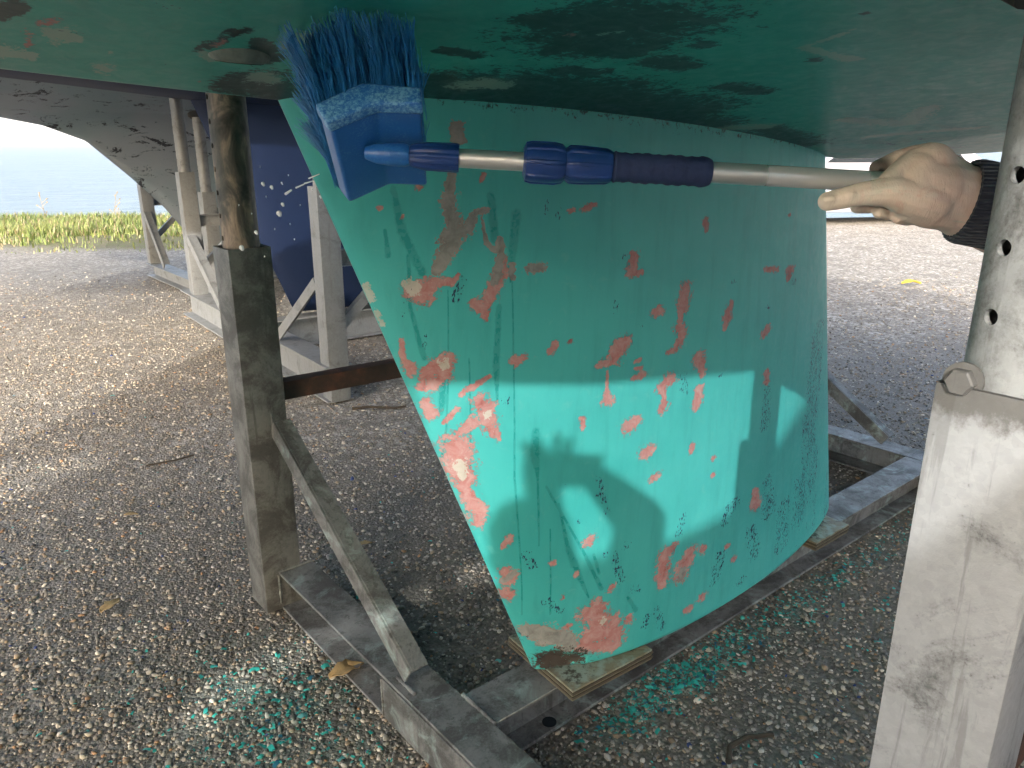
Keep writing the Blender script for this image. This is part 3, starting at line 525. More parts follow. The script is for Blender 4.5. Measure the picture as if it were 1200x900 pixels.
HULL_PALE = [[(-0.325,-0.445,0.0042,0.0062),(-0.308,-0.475,0.0028,0.004)],[(-0.831,-0.163,0.0038,0.0113),(-0.813,-0.155,0.0068,0.0274),(-0.791,-0.145,0.0024,0.0065)],[(-0.86,-0.069,0.0049,0.0214),(-0.828,-0.067,0.0054,0.0174)],[(-0.764,-0.065,0.0048,0.0165),(-0.751,-0.053,0.0068,0.0228)],[(-0.758,-0.118,0.0028,0.0098)],[(-0.674,-0.162,0.0041,0.0122),(-0.655,-0.144,0.0043,0.012)],[(-0.604,-0.241,0.0088,0.0228),(-0.601,-0.261,0.0127,0.0226)],[(-0.589,-0.099,0.0103,0.0234),(-0.557,-0.091,0.0067,0.0191)],[(-0.328,-0.184,0.0146,0.0244),(-0.302,-0.199,0.0148,0.0281),(-0.267,-0.202,0.0153,0.0233)],[(-0.098,-0.629,0.0039,0.004),(-0.072,-0.551,0.0077,0.0085),(0.05,-0.554,0.0118,0.0124)],[(0.534,-0.294,0.021,0.0199),(0.718,-0.329,0.0288,0.0297),(0.549,-0.448,0.0177,0.0174)],[(0.368,-0.141,0.0239,0.0296),(0.438,-0.184,0.0187,0.025)],[(0.81,-0.213,0.0193,0.0186),(0.941,-0.38,0.0231,0.0206)]]
HULL_RED = [[(-0.842,-0.155,0.003,0.0091),(-0.838,-0.127,0.0023,0.0068),(-0.834,-0.1,0.0021,0.007)],[(-0.836,-0.185,0.0032,0.014),(-0.828,-0.194,0.0037,0.0113)],[(-0.669,-0.204,0.0057,0.0121)],[(-0.857,-0.079,0.0015,0.0046),(-0.858,-0.132,0.0015,0.0046)],[(-0.64,-0.05,0.0022,0.006)],[(-0.351,-0.43,0.0048,0.0088),(-0.353,-0.443,0.0027,0.0043)]]

yacht = empty('sailing_yacht', YO, YA)
tag(yacht, 'big sailing yacht overhead with worn turquoise bottom paint and fin keel', 'yacht')
ss = np.concatenate([np.linspace(-3.99,-1.45,40), np.arange(-1.4, 2.6, .0085), np.linspace(2.62,3.1,8)])
ff = np.concatenate([np.sin(np.linspace(-math.pi/2, -.62, 26)), np.arange(-.575, .05, .004), np.sin(np.linspace(.06, math.pi/2, 40))])
S, FF = np.meshgrid(ss, ff, indexing='ij'); N = FF*hb(S); HZm = hz(S, N)
sheer = 2.08 - .03*ss + .03*np.maximum(0, -ss-1.5)**2
top = np.stack([np.zeros_like(ss)]*3, -1)
rows = []
Vh = np.stack([S, N, HZm], -1)
def side(sign, t): return np.stack([ss, sign*hb(ss)*(1-.03*t*0), hz(ss, hb(ss))*(1-t)+sheer*t], -1)
Vh = np.concatenate([np.stack([side(-1,1), side(-1,.6), side(-1,.25)], 1), Vh, np.stack([side(1,.25), side(1,.6), side(1,1)], 1)], 1)
nr, nc = Vh.shape[:2]
def pad(a): return np.concatenate([np.full((nr,3),-1.5), a, np.full((nr,3),-1.5)], 1).ravel()
wob = .010*(fbm(S*9, N*9, 3, 3)-.5)
flat = np.full(S.shape, -1.5)
fleckh = -1.2 + 1.6*np.clip((fbm(S*5, N*14, 4, 13)-.5)*3, 0, 1)
scuff = np.clip((S-.1)/1.2, 0, 1)*np.clip((.75+N)/.4, 0, 1)*.9
hull_attr = {'scuff': np.concatenate([np.zeros((nr,3)), scuff, np.zeros((nr,3))], 1).ravel(), 'primer': pad(field(HULL_RED, S+wob, N)), 'grey': pad(flat), 'pale': pad(field(HULL_PALE, S+wob, N)), 'wet': pad(flat), 'fleck': pad(fleckh), 'dark': pad(field(HULL_DARK, S+wob*2, N)), 'chip': pad(flat)}
hm = np_mesh('hull', Vh.reshape(-1,3), grid_faces(nr, nc), hull_attr)
hull = link('hull', hm, M['hull'], yacht)
b = MB(); b.v = [tuple(p) for p in np.stack([ss, 0*ss, 0*ss], -1)]; b.v = []
for i in range(0, len(ss), 12): b.v += [(ss[i], -float(hb(ss[i])), float(sheer[i])-.003), (ss[i], float(hb(ss[i])), float(sheer[i])-.003)]
b.f = [(2*i, 2*i+1, 2*i+3, 2*i+2) for i in range(len(b.v)//2-1)]; b.build('deck', M['deck'], yacht)
e = float(hb(3.1)); zz = float(hz(3.1, 0)); MB().prism([(3.1,-e,float(sheer[-1])),(3.1,-e,1.75),(3.1,0,zz),(3.1,e,1.75),(3.1,e,float(sheer[-1]))], (.03,0,0)).build('transom', M['gel'], yacht)
# keel: foil section, raked leading and trailing edges, resting on the blocks
def foil(u):
    a = np.abs((u-.43)/np.where(u < .43, .43, .57))
    return np.maximum(0, 1-np.minimum(1,a)**np.where(u < .43, 2.3, 1.9))**np.where(u < .43, .62, .8)
nu = 520; t = np.linspace(0, 1, nu); uu = (t + .5*(t-np.sin(2*math.pi*t)/(2*math.pi)))/1.5
def keel_side(sign, nv):
    v = np.linspace(0, 1, nv); U, Vv = np.meshgrid(uu, v)
    z0 = .150
    z = z0 + (1.40-z0)*Vv
    le = -.514+(1.35-z)*.41; te = 1.01+(1.25-z)*.25; s = le+(te-le)*U
    h = .137*foil(U); rnd = np.clip((z-z0)/.018, 0, 1); h = h*(.90+.10*np.sqrt(rnd*(2-rnd)))
    h = h + .0025*(fbm(s*5, z*5, 3, 7)-.5)
    chipf = field([[(.03,.165,.045,.035),(.0,.185,.03,.03)]], s, z)
    h = np.where(chipf > -.1, h*(1-.35*np.clip(chipf+.1+.5*(fbm(s*40, z*40, 3, 3)-.5), 0, .7)), h)
    return s, sign*np.maximum(h, 0), z, chipf
s_, y_, z_, ch = keel_side(-1, 400)
wob = .006*(fbm(s_*16, z_*16, 3, 5)-.5)
fk = field(KEEL_FLECK, s_+wob, z_)
fk = np.maximum(fk, -1.1 + .55*np.clip((s_-.35)/.7, 0, 1) + .5*np.clip((.62-z_)/.45, 0, 1)*np.clip((s_+.1)/.4, 0, 1) + 1.0*(fbm(s_*22, z_*7, 3, 19)-.5))
fk = np.clip(fk, -1.4, .22)
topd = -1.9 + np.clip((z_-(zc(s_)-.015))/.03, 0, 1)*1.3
ka = {'primer': field(KEEL_RED, s_+wob, z_+wob), 'grey': field(KEEL_GREY, s_+wob, z_), 'pale': field(KEEL_PALE, s_+wob, z_), 'wet': field(KEEL_WET, s_+wob*.4, z_), 'fleck': fk, 'dark': topd, 'chip': ch}
s2, y2, z2, _ = keel_side(1, 24)
Va = np.stack([s_, y_, z_], -1).reshape(-1,3); Vb = np.stack([s2, y2, z2], -1).reshape(-1,3); nb = len(Vb)
Fa = grid_faces(400, nu); Fb = grid_faces(24, nu, True, len(Va))
i = np.arange(nu-1); Fc = np.stack([i+1, i, len(Va)+i, len(Va)+i+1], -1)
ka = {k: np.concatenate([v.ravel(), np.full(nb, -1.5)]) for k, v in ka.items()}
keel = link('keel', np_mesh('keel', np.concatenate([Va, Vb]), np.concatenate([Fa, Fb, Fc]), ka), M['keel'], yacht)
keel['label'] = 'turquoise fin keel with red primer showing through in patches'
# through-hull fittings
def fitting(s, n, r, name):
    z = float(hz(s, n)); p = Vector((s, n, z)); nrm = Vector((0, .17*(1 if n < 0 else -1), -1)).normalized()   # outward, down
    q = p + nrm*.004
    f = MB().lathe(p+nrm*-.02, q, [(0,r*1.35),(.7,r*1.38),(.93,r*1.25),(1,r*1.08)], 28, cap=False).lathe(q, p-nrm*.05, [(0,r*1.1),(.08,r),(1,r*.9)], 28, cap=False).build(name, M['hull_fit'], hull, smooth=True)
    MB().lathe(p+nrm*.0046, p-nrm*.03, [(0,r*1.06),(1,r*.95)], 20).build('hole_shade_plug', M['hole'], f)  # near-black plug standing in for the shade inside the hole
M['hull_fit'] = plain('bronze_fitting_overpainted', (.13,.17,.15), .6, .8, 60, .4)
fitting(-.634, -.164, .026, 'drain_fitting')

# ------------------------------------------------------------------ boat cradles
def tube_with_holes(name, m, parent, x, y, z0, z1, r, hz0, dz, nh, hr=.0068, ang=0.):
    """round prop tube with a row of pin holes drilled right through along x"""
    n = 40; b = MB(); th = .005
    b.lathe((x,y,z0), (x,y,z1), [(0,r-th),(0,r),(1,r),(1,r-th),(0,r-th)], n, cap=False)
    o = b.build(name, m, parent); 
    c = MB()
    for k in range(nh): c.lathe((x-r*2*math.cos(ang), y+r*2*math.sin(ang), hz0+k*dz), (x+r*2*math.cos(ang), y-r*2*math.sin(ang), hz0+k*dz), [(0,hr),(1,hr)], 16)
    co = c.build('cutter', None, parent)
    md = o.modifiers.new('holes', 'BOOLEAN'); md.object = co; md.operation = 'DIFFERENCE'; md.solver = 'EXACT'
    try:
        me = evaluated(o, name); o.modifiers.clear(); o.data = me
    except Exception as ex: print('boolean', ex); o.modifiers.clear()
    bpy.data.objects.remove(co)
    me.materials.clear(); me.materials.append(m); me.shade_smooth()
    try: me.set_sharp_from_angle(angle=R(35))
    except Exception: pass
    return o
def box_tube(b, x, y, w, z0, z1, th=.005):
    h = w/2; ring = [(-h,-h),(h,-h),(h,h),(-h,h)]; inn = [(a*(h-th)/h, c*(h-th)/h) for a, c in ring]; k = len(b.v)
    for z in (z0, z1): b.v += [(x+a, y+c, z) for a, c in ring]
    for z in (z1, z1-.25): b.v += [(x+a, y+c, z) for a, c in inn]
    for i in range(4):
        j = (i+1)%4; b.f += [(k+i, k+j, k+4+j, k+4+i), (k+4+i, k+4+j, k+8+j, k+8+i), (k+8+i, k+8+j, k+12+j, k+12+i)]
    b.f += [(k+3,k+2,k+1,k), (k+12,k+13,k+14,k+15)]
def hexbolt(name, m, parent, p, d, r=.012):
    p, d = Vector(p), Vector(d)
    return MB().lathe(p, p+d*.012, [(0,r),(.85,r),(1,r*.86)], 6).lathe(p-d*.002, p+d*.002, [(0,r*1.35),(1,r*1.35)], 20).build(name, m, parent)
def cradle_post(root, x, y, w, ztop, tr, tube_top, hole0, m_post, m_tube, side, z0=0., bolt=True, ang=0.):
    b = MB(); box_tube(b, x, y, w, z0, ztop); p = b.build('post', m_post, root, bevel=.004)
    tube_with_holes('prop_tube', m_tube, p, x, y, ztop-.22, tube_top, tr, hole0, .0562, int((tube_top-.03-hole0)/.0562), ang=ang)
    MB().lathe((x,y,tube_top), (x+0, y-side*.01, tube_top+.03), [(0,tr*1.3),(.5,tr*1.6),(1,tr*1.6)], 24).build('support_pad', M['rubber'], p)
    if bolt: hexbolt('bolt', M['galv_clean'], p, (x-w/2, y+side*-.0, ztop-.012) if bolt == 1 else (x-w/2+.006, y+.030, ztop+.004), (-1,0,0))
    return p
def channel_beam(root, name, x0, x1, y0, y1, z1, m, closed, th=.008):
    """transverse beam: top and bottom flange with the web at the far face, closed by a plate over 'closed'"""
    b = MB(); b.box(x0, x1, y0, y1, z1-th, z1); b.box(x0, x1, y0, y1, 0, th); b.box(x1-th-.002, x1-.002, y0, y1, th, z1-th)
    o = b.build(name, m, root, bevel=.0015, seg=1)
    if closed: MB().box(x0-.002, x0+th, closed[0], closed[1], .003, z1-.010).build('closing_plate', m, o, bevel=.0015, seg=1)
    return o
def i_beam(root, name, x0, x1, yc, w, z1, m, th=.009, along='x'):
    b = MB()
    if along == 'x': b.box(x0, x1, yc-w/2, yc+w/2, z1-th, z1); b.box(x0, x1, yc-w/2, yc+w/2, 0, th); b.box(x0, x1, yc-.005, yc+.005, th, z1-th)
    else: b.box(yc-w/2, yc+w/2, x0, x1, z1-th, z1); b.box(yc-w/2, yc+w/2, x0, x1, 0, th); b.box(yc-.005, yc+.005, x0, x1, th, z1-th)
    return b.build(name, m, root, bevel=.0015, seg=1)
def angle_brace(root, p, q, m, w=.05, th=.007, back=1):
    """L-section: one leg faces -x, the other runs back along +x on the upper edge"""
    p, q = Vector(p), Vector(q); d = (q-p).normalized(); up = Vector((1,0,0)).cross(d); up = up if up.z > 0 else -up
    b = MB(); b.bar(p, q, th, w, up); b.bar(p + Vector((w*.5*back+.0, 0, 0)) + up*(w*.5-th*.5+.0005), q + Vector((w*.5*back, 0, 0)) + up*(w*.5-th*.5+.0005), w-th, th, up)
    return b.build('brace', m, root, bevel=.001, seg=1)

cr = empty('boat_cradle', YO, YA)
tag(cr, 'wet grey steel cradle with box posts carrying the turquoise keel', 'cradle')
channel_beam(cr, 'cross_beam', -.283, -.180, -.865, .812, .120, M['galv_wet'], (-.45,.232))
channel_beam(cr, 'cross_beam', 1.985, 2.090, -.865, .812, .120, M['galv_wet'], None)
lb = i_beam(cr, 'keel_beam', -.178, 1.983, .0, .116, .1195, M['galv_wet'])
MB().lathe((.0,-.036,.0100), (.0,-.036,.0112), [(0,.017),(1,.017)], 24).build('puddle', M['glass'], lb)
for xx in (-.23, 2.037):
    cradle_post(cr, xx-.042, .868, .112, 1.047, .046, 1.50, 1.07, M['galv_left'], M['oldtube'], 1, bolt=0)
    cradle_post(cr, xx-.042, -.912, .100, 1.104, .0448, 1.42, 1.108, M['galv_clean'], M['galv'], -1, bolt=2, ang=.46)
    for sg in (1, -1):
        yy = .808 if sg > 0 else -.863
        angle_brace(cr, (xx-.030, yy, .56), (xx-.030, yy*(.19 if sg > 0 else .55), .150), M['galv_wet'])
MB().bar((-.268,.868,.646), (2.0,.868,.60), .05, .052).build('side_rail', M['rust'], cr, bevel=.003)
MB().bar((-.268,-.917,.646), (2.0,-.917,.60), .05, .052).build('side_rail', M['rust'], cr, bevel=.003)

def weld(parent, p, q, r=.0045):
    p, q = Vector(p), Vector(q); n = max(6, int((q-p).length/.006)); r2 = random.Random(int(p.x*1e4+p.y*1e3))
    MB().lathe(p, q, [(i/n, r*(.75+.5*r2.random())) for i in range(n+1)], 8).build('weld_bead', M['galv_wet'], parent, smooth=True)
for cbm in [o for o in cr.children if o.name.startswith('cross_beam')][:1]:
    weld(cbm, (-.283,.8125,.122), (-.180,.8125,.122)); weld(cbm, (-.284,.8125,.02), (-.284,.8125,.118))
    weld(cbm, (-.178,.058,.121), (-.178,-.058,.121)); weld(cbm, (-.285,.233,.006), (-.285,.233,.112), .0035)
    weld(cbm, (-.262,.125,.123), (-.262,.20,.123)); weld(cbm, (-.258,.813,.545), (-.258,.813,.600), .0035)

def plywood(name, quad, z0, th, label, layers=5):
    t = empty(name, wor(*quad[0], z0)); c = YO
    pts = [wor(*q, 0)-wor(*quad[0], 0) for q in quad]; dz = th/layers
    for i in range(layers):
        j = .0015*(1 if i % 2 else -1); ctr = sum(pts, Vector())/4
        MB().prism([p + (p-ctr).normalized()*j + Vector((0,0,dz*i)) for p in pts], (0,0,dz-.0003)).build('ply_layer', M['ply'] if i == layers-1 else (M['ply_a'] if i % 2 == 0 else M['ply_b']), t)
    return tag(t, label, 'plywood', 'plywood pads under the keel')
plywood('plywood_pad', [(-.005,-.115),(.245,-.130),(.25,.10),(.012,.128)], .1202, .0280, 'splintered wet plywood pad under the front toe of the keel')
plywood('plywood_pad', [(1.02,-.110),(1.21,-.112),(1.22,.09),(1.02,.09)], .1202, .0280, 'plywood pad under the trailing end of the keel')

# ------------------------------------------------------------------ neighbours
def simple_hull(root, name, s0, s1, zfun, bfun, dead, sheerz, m, ns=60, nf=33, bilge=.7, pw=5):
    s = np.linspace(s0, s1, ns); f = np.sin(np.linspace(-math.pi/2, math.pi/2, nf)); S, Fq = np.meshgrid(s, f, indexing='ij')
    B = bfun(S); Zz = zfun(S)+dead*np.abs(Fq)*B+bilge*(1-np.sqrt(np.maximum(0, 1-np.abs(Fq)**pw)))
    V = np.stack([S, Fq*B, Zz], -1); sh = sheerz(s)
    e = lambda k: np.stack([s, np.sign(k)*bfun(s), sh], -1)[:,None]
    V = np.concatenate([e(-1), V, e(1)], 1); nr, nc = V.shape[:2]
    o = link(name, np_mesh(name, V.reshape(-1,3), grid_faces(nr, nc)), m, root)
    b = MB()
    for i in range(0, ns): b.v += [tuple(V[i,0]-[0,0,.002]), tuple(V[i,-1]-[0,0,.002])]
    b.f = [(2*i, 2*i+1, 2*i+3, 2*i+2) for i in range(ns-1)] + [(0,1,1+0,0)][:0]
    b.build('deck', M['deck'], root)
    for i, nm in ((0,'bow_panel'), (ns-1,'transom')):
        if bfun(np.array([s[i]]))[0] > .2:
            me = MB(); me.v = [tuple(p) for p in V[i]]; me.f = [tuple(range(nc))]; me.build(nm, m, root)
    return o
def fin(root, prof_top, prof_bot, zt, zb, hw, m, name='keel', nv=14, nu=40):
    t = np.linspace(0,1,nu); u = (1-np.cos(t*math.pi))/2; v = np.linspace(0,1,nv); U, Vv = np.meshgrid(u, v)
    le = prof_bot[0]+(prof_top[0]-prof_bot[0])*Vv; te = prof_bot[1]+(prof_top[1]-prof_bot[1])*Vv
    s = le+(te-le)*U; z = zb+(zt-zb)*Vv; h = hw*foil(U); A = np.stack([s, -h, z], -1).reshape(-1,3); B = np.stack([s, h, z], -1).reshape(-1,3)
    i = np.arange(nu-1); n = len(A)
    F = np.concatenate([grid_faces(nv, nu), grid_faces(nv, nu, True, n), np.stack([i+1, i, n+i, n+i+1], -1)])
    return link(name, np_mesh(name, np.concatenate([A, B]), F), m, root)

NB = (-1.67, 4.87, 0); NA = math.atan2(.6, .8)
nb_ = empty('navy_yacht', NB, NA); tag(nb_, 'neighbouring yacht with dark navy hull bottom and blue fin keel', 'yacht')
simple_hull(nb_, 'hull', -4.2, 4.6, lambda s: 1.517-.09*s+.03*np.maximum(0,-s-1.4)**2+.05*np.maximum(0,s-1)**2, lambda s: np.where(s < 0, 1.35*(1-np.clip(-s/4.3,0,1)**2.2)+.03, 1.38-.03*s*s*.5), .22, lambda s: 2.75+.02*s*s, M['navy_hull'])
fin(nb_, (-.245,1.15), (.27,1.30), 1.56, .235, .10, M['navy'])
def cradle(root, hw, frames, beam_h, post_top, tube_top, m, w=.11, over=.2, rail_z=.78):
    for x in frames:
        i_beam(root, 'cross_beam', -hw-.05, hw+over, x, .15, beam_h, m, along='y')
        for sg in (-1, 1):
            cradle_post(root, x, sg*hw, w, post_top, w*.40, tube_top, post_top+.03, m, m, sg, z0=beam_h+.001 if sg > 0 else 0.0, bolt=0)
            b = MB(); b.bar((x-.05, sg*(hw-w/2), .62), (x-.05, sg*hw*.45, beam_h+.02), .01, .06, up=(0,0,1)); b.bar((x-.02, sg*(hw-w/2), .645), (x-.02, sg*hw*.45, beam_h+.045), .06, .008); b.build('brace', m, root)
    i_beam(root, 'keel_beam', frames[0]+.077, frames[-1]-.077, 0, .14, beam_h-.001, m)
    for sg in (-1, 1): 
        i_beam_r = MB(); x0, x1 = frames[0]+w/2, frames[-1]-w/2
        i_beam_r.box(x0, x1, sg*hw-.03, sg*hw+.03, rail_z, rail_z+.008); i_beam_r.box(x0, x1, sg*hw-.004, sg*hw+.004, rail_z-.07, rail_z); i_beam_r.box(x0, x1, sg*hw-.03, sg*hw+.03, rail_z-.078, rail_z-.07); i_beam_r.build('side_rail', m, root)
        b = MB(); b.bar((x0+.0, sg*hw, .40), (x0+.33, sg*hw, rail_z-.08), .04, .05); b.build('rail_strut', m, root)
cb = empty('boat_cradle', NB, NA); tag(cb, 'grey galvanised cradle under the navy yacht with blue keel', 'cradle', 'cradles of the neighbouring boats')
cradle(cb, 1.23, [0., 2.2], .195, 1.10, 1.62, M['galv_far'], over=.26)
NC = wor(1.2, 6.4); gy_ = empty('grey_yacht', NC, YA); tag(gy_, 'farthest yacht with worn grey bottom sweeping down to a long keel', 'yacht')
cc = empty('boat_cradle', NC, YA); tag(cc, 'grey steel cradle nearest the water under the grey yacht', 'cradle', 'cradles of the neighbouring boats')
cradle(cc, .9, [0., 2.0], .13, .92, 1.50, M['galv_far'], over=.05)
# long-keeled hull: profile of the centre line (x aft, z) as it sweeps down
PX = np.array([-4.6,-3.6,-2.4,-1.25,-.95,-.65,-.36,-.11,.05,.29,.5,3.6,4.0]); PZ = np.array([2.9,2.0,1.62,1.50,1.44,1.32,1.036,.768,.544,.26,.16,.16,1.3])
def long_keel():
    s = np.concatenate([np.linspace(-4.6,-1.3,16), np.linspace(-1.25,.6,70), np.linspace(.65,4.0,20)]); zb = np.interp(s, PX, PZ)
    f = np.linspace(-1,1,61); S, Fq = np.meshgrid(s, f, indexing='ij'); B = np.where(S < 0, 1.25*(1-np.clip(-S/4.7,0,1)**2.0), 1.25-.02*S*S)+.02
    zbk = np.repeat(zb[:,None], 61, 1); body = 1.46 + .03*np.maximum(0,-S-2)**2 + .30*np.abs(Fq)*B + .6*(1-np.sqrt(np.maximum(0, 1-np.abs(Fq)**5)))
    body = np.maximum(body, zbk+.10*np.abs(Fq))
    w = .085 + .10*np.clip(1.3-zbk, 0, 1)*0
    tt = np.clip(1-np.abs(Fq)*B/.34, 0, 1)
    blend = np.clip((np.abs(Fq)*B-.03)/.22, 0, 1); blend = blend**.55
    Z = zbk*(1-blend)+body*blend
    # keel sides stand nearly upright: squeeze the first third of the section towards the centre line
    Yv = Fq*B; Yv = np.where(np.abs(Yv) < .25, Yv*(.34+.66*(np.abs(Yv)/.25)**2), Yv)
    V = np.stack([S, Yv, Z], -1); e = lambda k: np.stack([s, k*B[:,0], 2.6+.02*s*s], -1)[:,None]
    V = np.concatenate([e(-1), V, e(1)], 1)
    return link('hull', np_mesh('hull', V.reshape(-1,3), grid_faces(*V.shape[:2])), M['grey_af'], gy_)
long_keel()
# unseen boat behind the photographer, sheer and covers shaped to cast shade
ND = wor(-2.2, -4.05); dd = empty('unseen_sloop', ND, YA); tag(dd, 'unseen white sloop on the sunny side, rail shaped to shade the ground', 'yacht')
simple_hull(dd, 'hull', -5.8, 4.2, lambda s: .98+.03*np.maximum(0,-s-2.5)**2+.02*np.maximum(0,s-1)**2, lambda s: np.where(s < -1.5, 1.5*(1-np.clip((-s-1.5)/4.3,0,1)**2.6)+.03, 1.53-.02*np.maximum(0,s)**2), .2, lambda s: 2.15-.11*np.exp(-((s+1.86)/.15)**2)-.03*np.clip((s+1.3)/.2,0,1)-.05*np.clip((s+.45)/.1,0,1), M['gel'], bilge=.42)
fin(dd, (-.5,.9), (0,1.0), 1.05, .16, .08, M['gel'])
MB().prism([(-.50,-1.38,2.07),(2.6,-1.36,2.07),(2.6,-1.36,2.8),(.12,-1.38,2.8),(.10,-1.38,2.4),(-.20,-1.38,2.19),(-.40,-1.38,2.13)], (0,2.76,0)).build('sun_block_cover', M['canvas'], dd, bevel=.012)  # added cover, front edge cut to shape the shadow on keel and post
MB().prism([(-5.5,.35,2.10),(-3.6,1.28,2.10),(-2.06,1.51,2.10),(-2.06,1.49,2.10),(-3.6,1.26,2.10),(-5.5,.33,2.10)], (0,0,1.85)).build('sun_block_sheet', M['canvas'], dd)  # added sheet, keeps the sun off the ground at the left
MB().box(-2.059,-1.06,1.49,1.51,2.21,3.35).build('sun_block_sheet', M['canvas'], dd)  # added sheet, gap beneath lets a small patch of sun through
cd = empty('boat_cradle', ND, YA); tag(cd, 'cradle under the unseen white sloop on the sunny side', 'cradle', 'cradles of the neighbouring boats')
cradle(cd, .95, [-.6, 1.4], .15, .8, 1.13, M['galv_far'], over=.05)

# ------------------------------------------------------------------ scrub brush on its telescopic pole
BK = {'top':(-0.1324,0.7946,1.3442),'a':(0.9983,0.0216,-0.0547),'b':(0.0291,0.6263,0.779),'c':(-0.0511,0.7793,-0.6246),'clen':0.131,'p0':(-0.1526,0.8198,1.2908),'p1':(0.522,0.8344,1.2539),'t':[0.0039,0.0708,0.1457,0.2432,0.3072,0.378,0.5313,0.6165,0.9182]}
bt, bc, ba, bb = (Vector(BK[k]) for k in ('top','c','a','b'))
P0, P1 = Vector(BK['p0']), Vector(BK['p1'])
br = empty('scrub_brush', bt); tag(br, 'blue scrub brush on an aluminium telescopic pole pressed against the hull', 'brush')
def bl(a, b, c): return ba*a + bb*b + bc*c          # brush frame, relative to the empty
prof = [(-.054,-.018),(-.013,.012),(.041,.010),(.044,-.008),(.002,-.009),(-.040,-.036)]
CL = BK['clen']
MB().prism([bl(a, b, 0) for a, b in prof], bl(0,0,CL)).build('brush_block', M['brush_blue'], br, bevel=.0045, seg=3)
cxy = Vector((sum(a for a, b in prof)/6, sum(b for a, b in prof)/6))
MB().prism([bl(a+(a-cxy.x)*.05, b+(.0018 if i < 3 else -.0018), -.003) for i, (a, b) in enumerate(prof)], bl(0,0,.016)).build('rubber_bumper', M['bumper'], br, bevel=.004, seg=3)
def bristles():
    V = []; F = []; r2 = np.random.default_rng(3)
    rowsA = [(-.050,-.0165),(-.040,-.0095),(-.030,-.0015),(-.021,.0045),(-.010,.0105),(.002,.0108),(.013,.0107),(.024,.0104),(.035,.0102)]
    for ia, (a, b) in enumerate(rowsA):
        left = ia < 4
        for ic in range(12):
            c0 = CL*(.04+.92*ic/11)
            base = bl(a, b, c0); fanA = (a+.002)*5.5 - .34 - (.38 if ia == 0 else (.15 if ia == 1 else 0)) + (.10 if ia in (3,6) else (-.10 if ia in (4,7) else 0)); fanC = (c0/CL-.5)*.55
            d0 = (bb + ba*(fanA*.42) + bc*fanC + Vector(r2.normal(0,.035,3))).normalized()
            L = (.079 if not left else .080)*r2.uniform(.90,1.06); tb = ba*r2.normal(-.010,.005)+bc*r2.normal(0,.006)
            for k in range(66):
                o = ba*r2.normal(0,.0026)+bc*r2.normal(0,.0030); d = (d0 + Vector(r2.normal(0,.030,3))).normalized(); bend = tb + ba*r2.normal(0,.005)+bc*r2.normal(0,.004)
                ln = L*r2.uniform(.88,1.04); q = ba*.00055; q2 = bc*.00055; i0 = len(V); seg = 4
                for sgm in range(seg+1):
                    t = sgm/seg; p = base + o*(1.25-.45*t) + d*(ln*t) + bend*(t*t); g = 1-.35*t
                    V += [tuple(p+q*g), tuple(p-q*.5*g+q2*g), tuple(p-q*.5*g-q2*g)]
                for sgm in range(seg):
                    for e in range(3): F.append((i0+sgm*3+e, i0+sgm*3+(e+1)%3, i0+sgm*3+3+(e+1)%3, i0+sgm*3+3+e))
    o = link('bristles', np_mesh('bristles', V, F), M['bristle'], br); o['kind'] = 'stuff'; return o
bristles()
def pp(t): return P0 + (P1-P0)*t - bt              # t in metres-fraction along pole, relative
def seg(name, t0, t1, prof, m, n=32, ripple=None, parent=br, smooth=True): return MB().lathe(pp(t0), pp(t1), prof, n, ripple=ripple).build(name, m, parent, smooth=smooth)
T = BK['t']
sk = MB(); sk.lathe(pp(T[0]), pp(T[1]), [(0,.006),(.25,.010),(.6,.0115),(.9,.0115),(1,.010)], 24); sk.build('socket', M['brush_blue'], br, smooth=True)
rib = lambda k, t: .05 if k % 4 < 2 else -.03
seg('ribbed_sleeve', T[1], T[2], [(0,.009),(.03,.0105),(.3,.0135),(.95,.0140),(1,.0130)], M['navy_plastic'], 48, rib)
seg('inner_tube', T[2]-.002, T[3]+.004, [(0,.0095),(1,.0095)], M['alu'])
grip = lambda k, t: .075 if k % 12 < 3 and .05 < t < .93 else 0
seg('locking_collar', T[3], T[4], [(0,.0135),(.06,.0185),(.2,.0198),(.75,.0200),(.92,.0185),(1,.0165)], M['navy_plastic'], 96, grip)
seg('clamp_sleeve', T[4], T[5], [(0,.0160),(.1,.0180),(.35,.0182),(.9,.0168),(1,.0158)], M['navy_plastic'], 96, grip)
fo = [(i/30, .0150+.0006*math.sin(i*1.9)+.0004*math.sin(i*.7+1)) for i in range(31)]; fo[0] = (0,.0135); fo[-1] = (1,.0130)
seg('foam_grip', T[5], T[6], fo, M['foam'])
ot = seg('outer_tube', T[6]-.002, T[8], [(0,.0107),(1,.0107)], M['alu'])
seg('clear_label', T[7], T[7]+.16, [(0,.01085),(1,.01085)], M['sticker'], parent=ot)

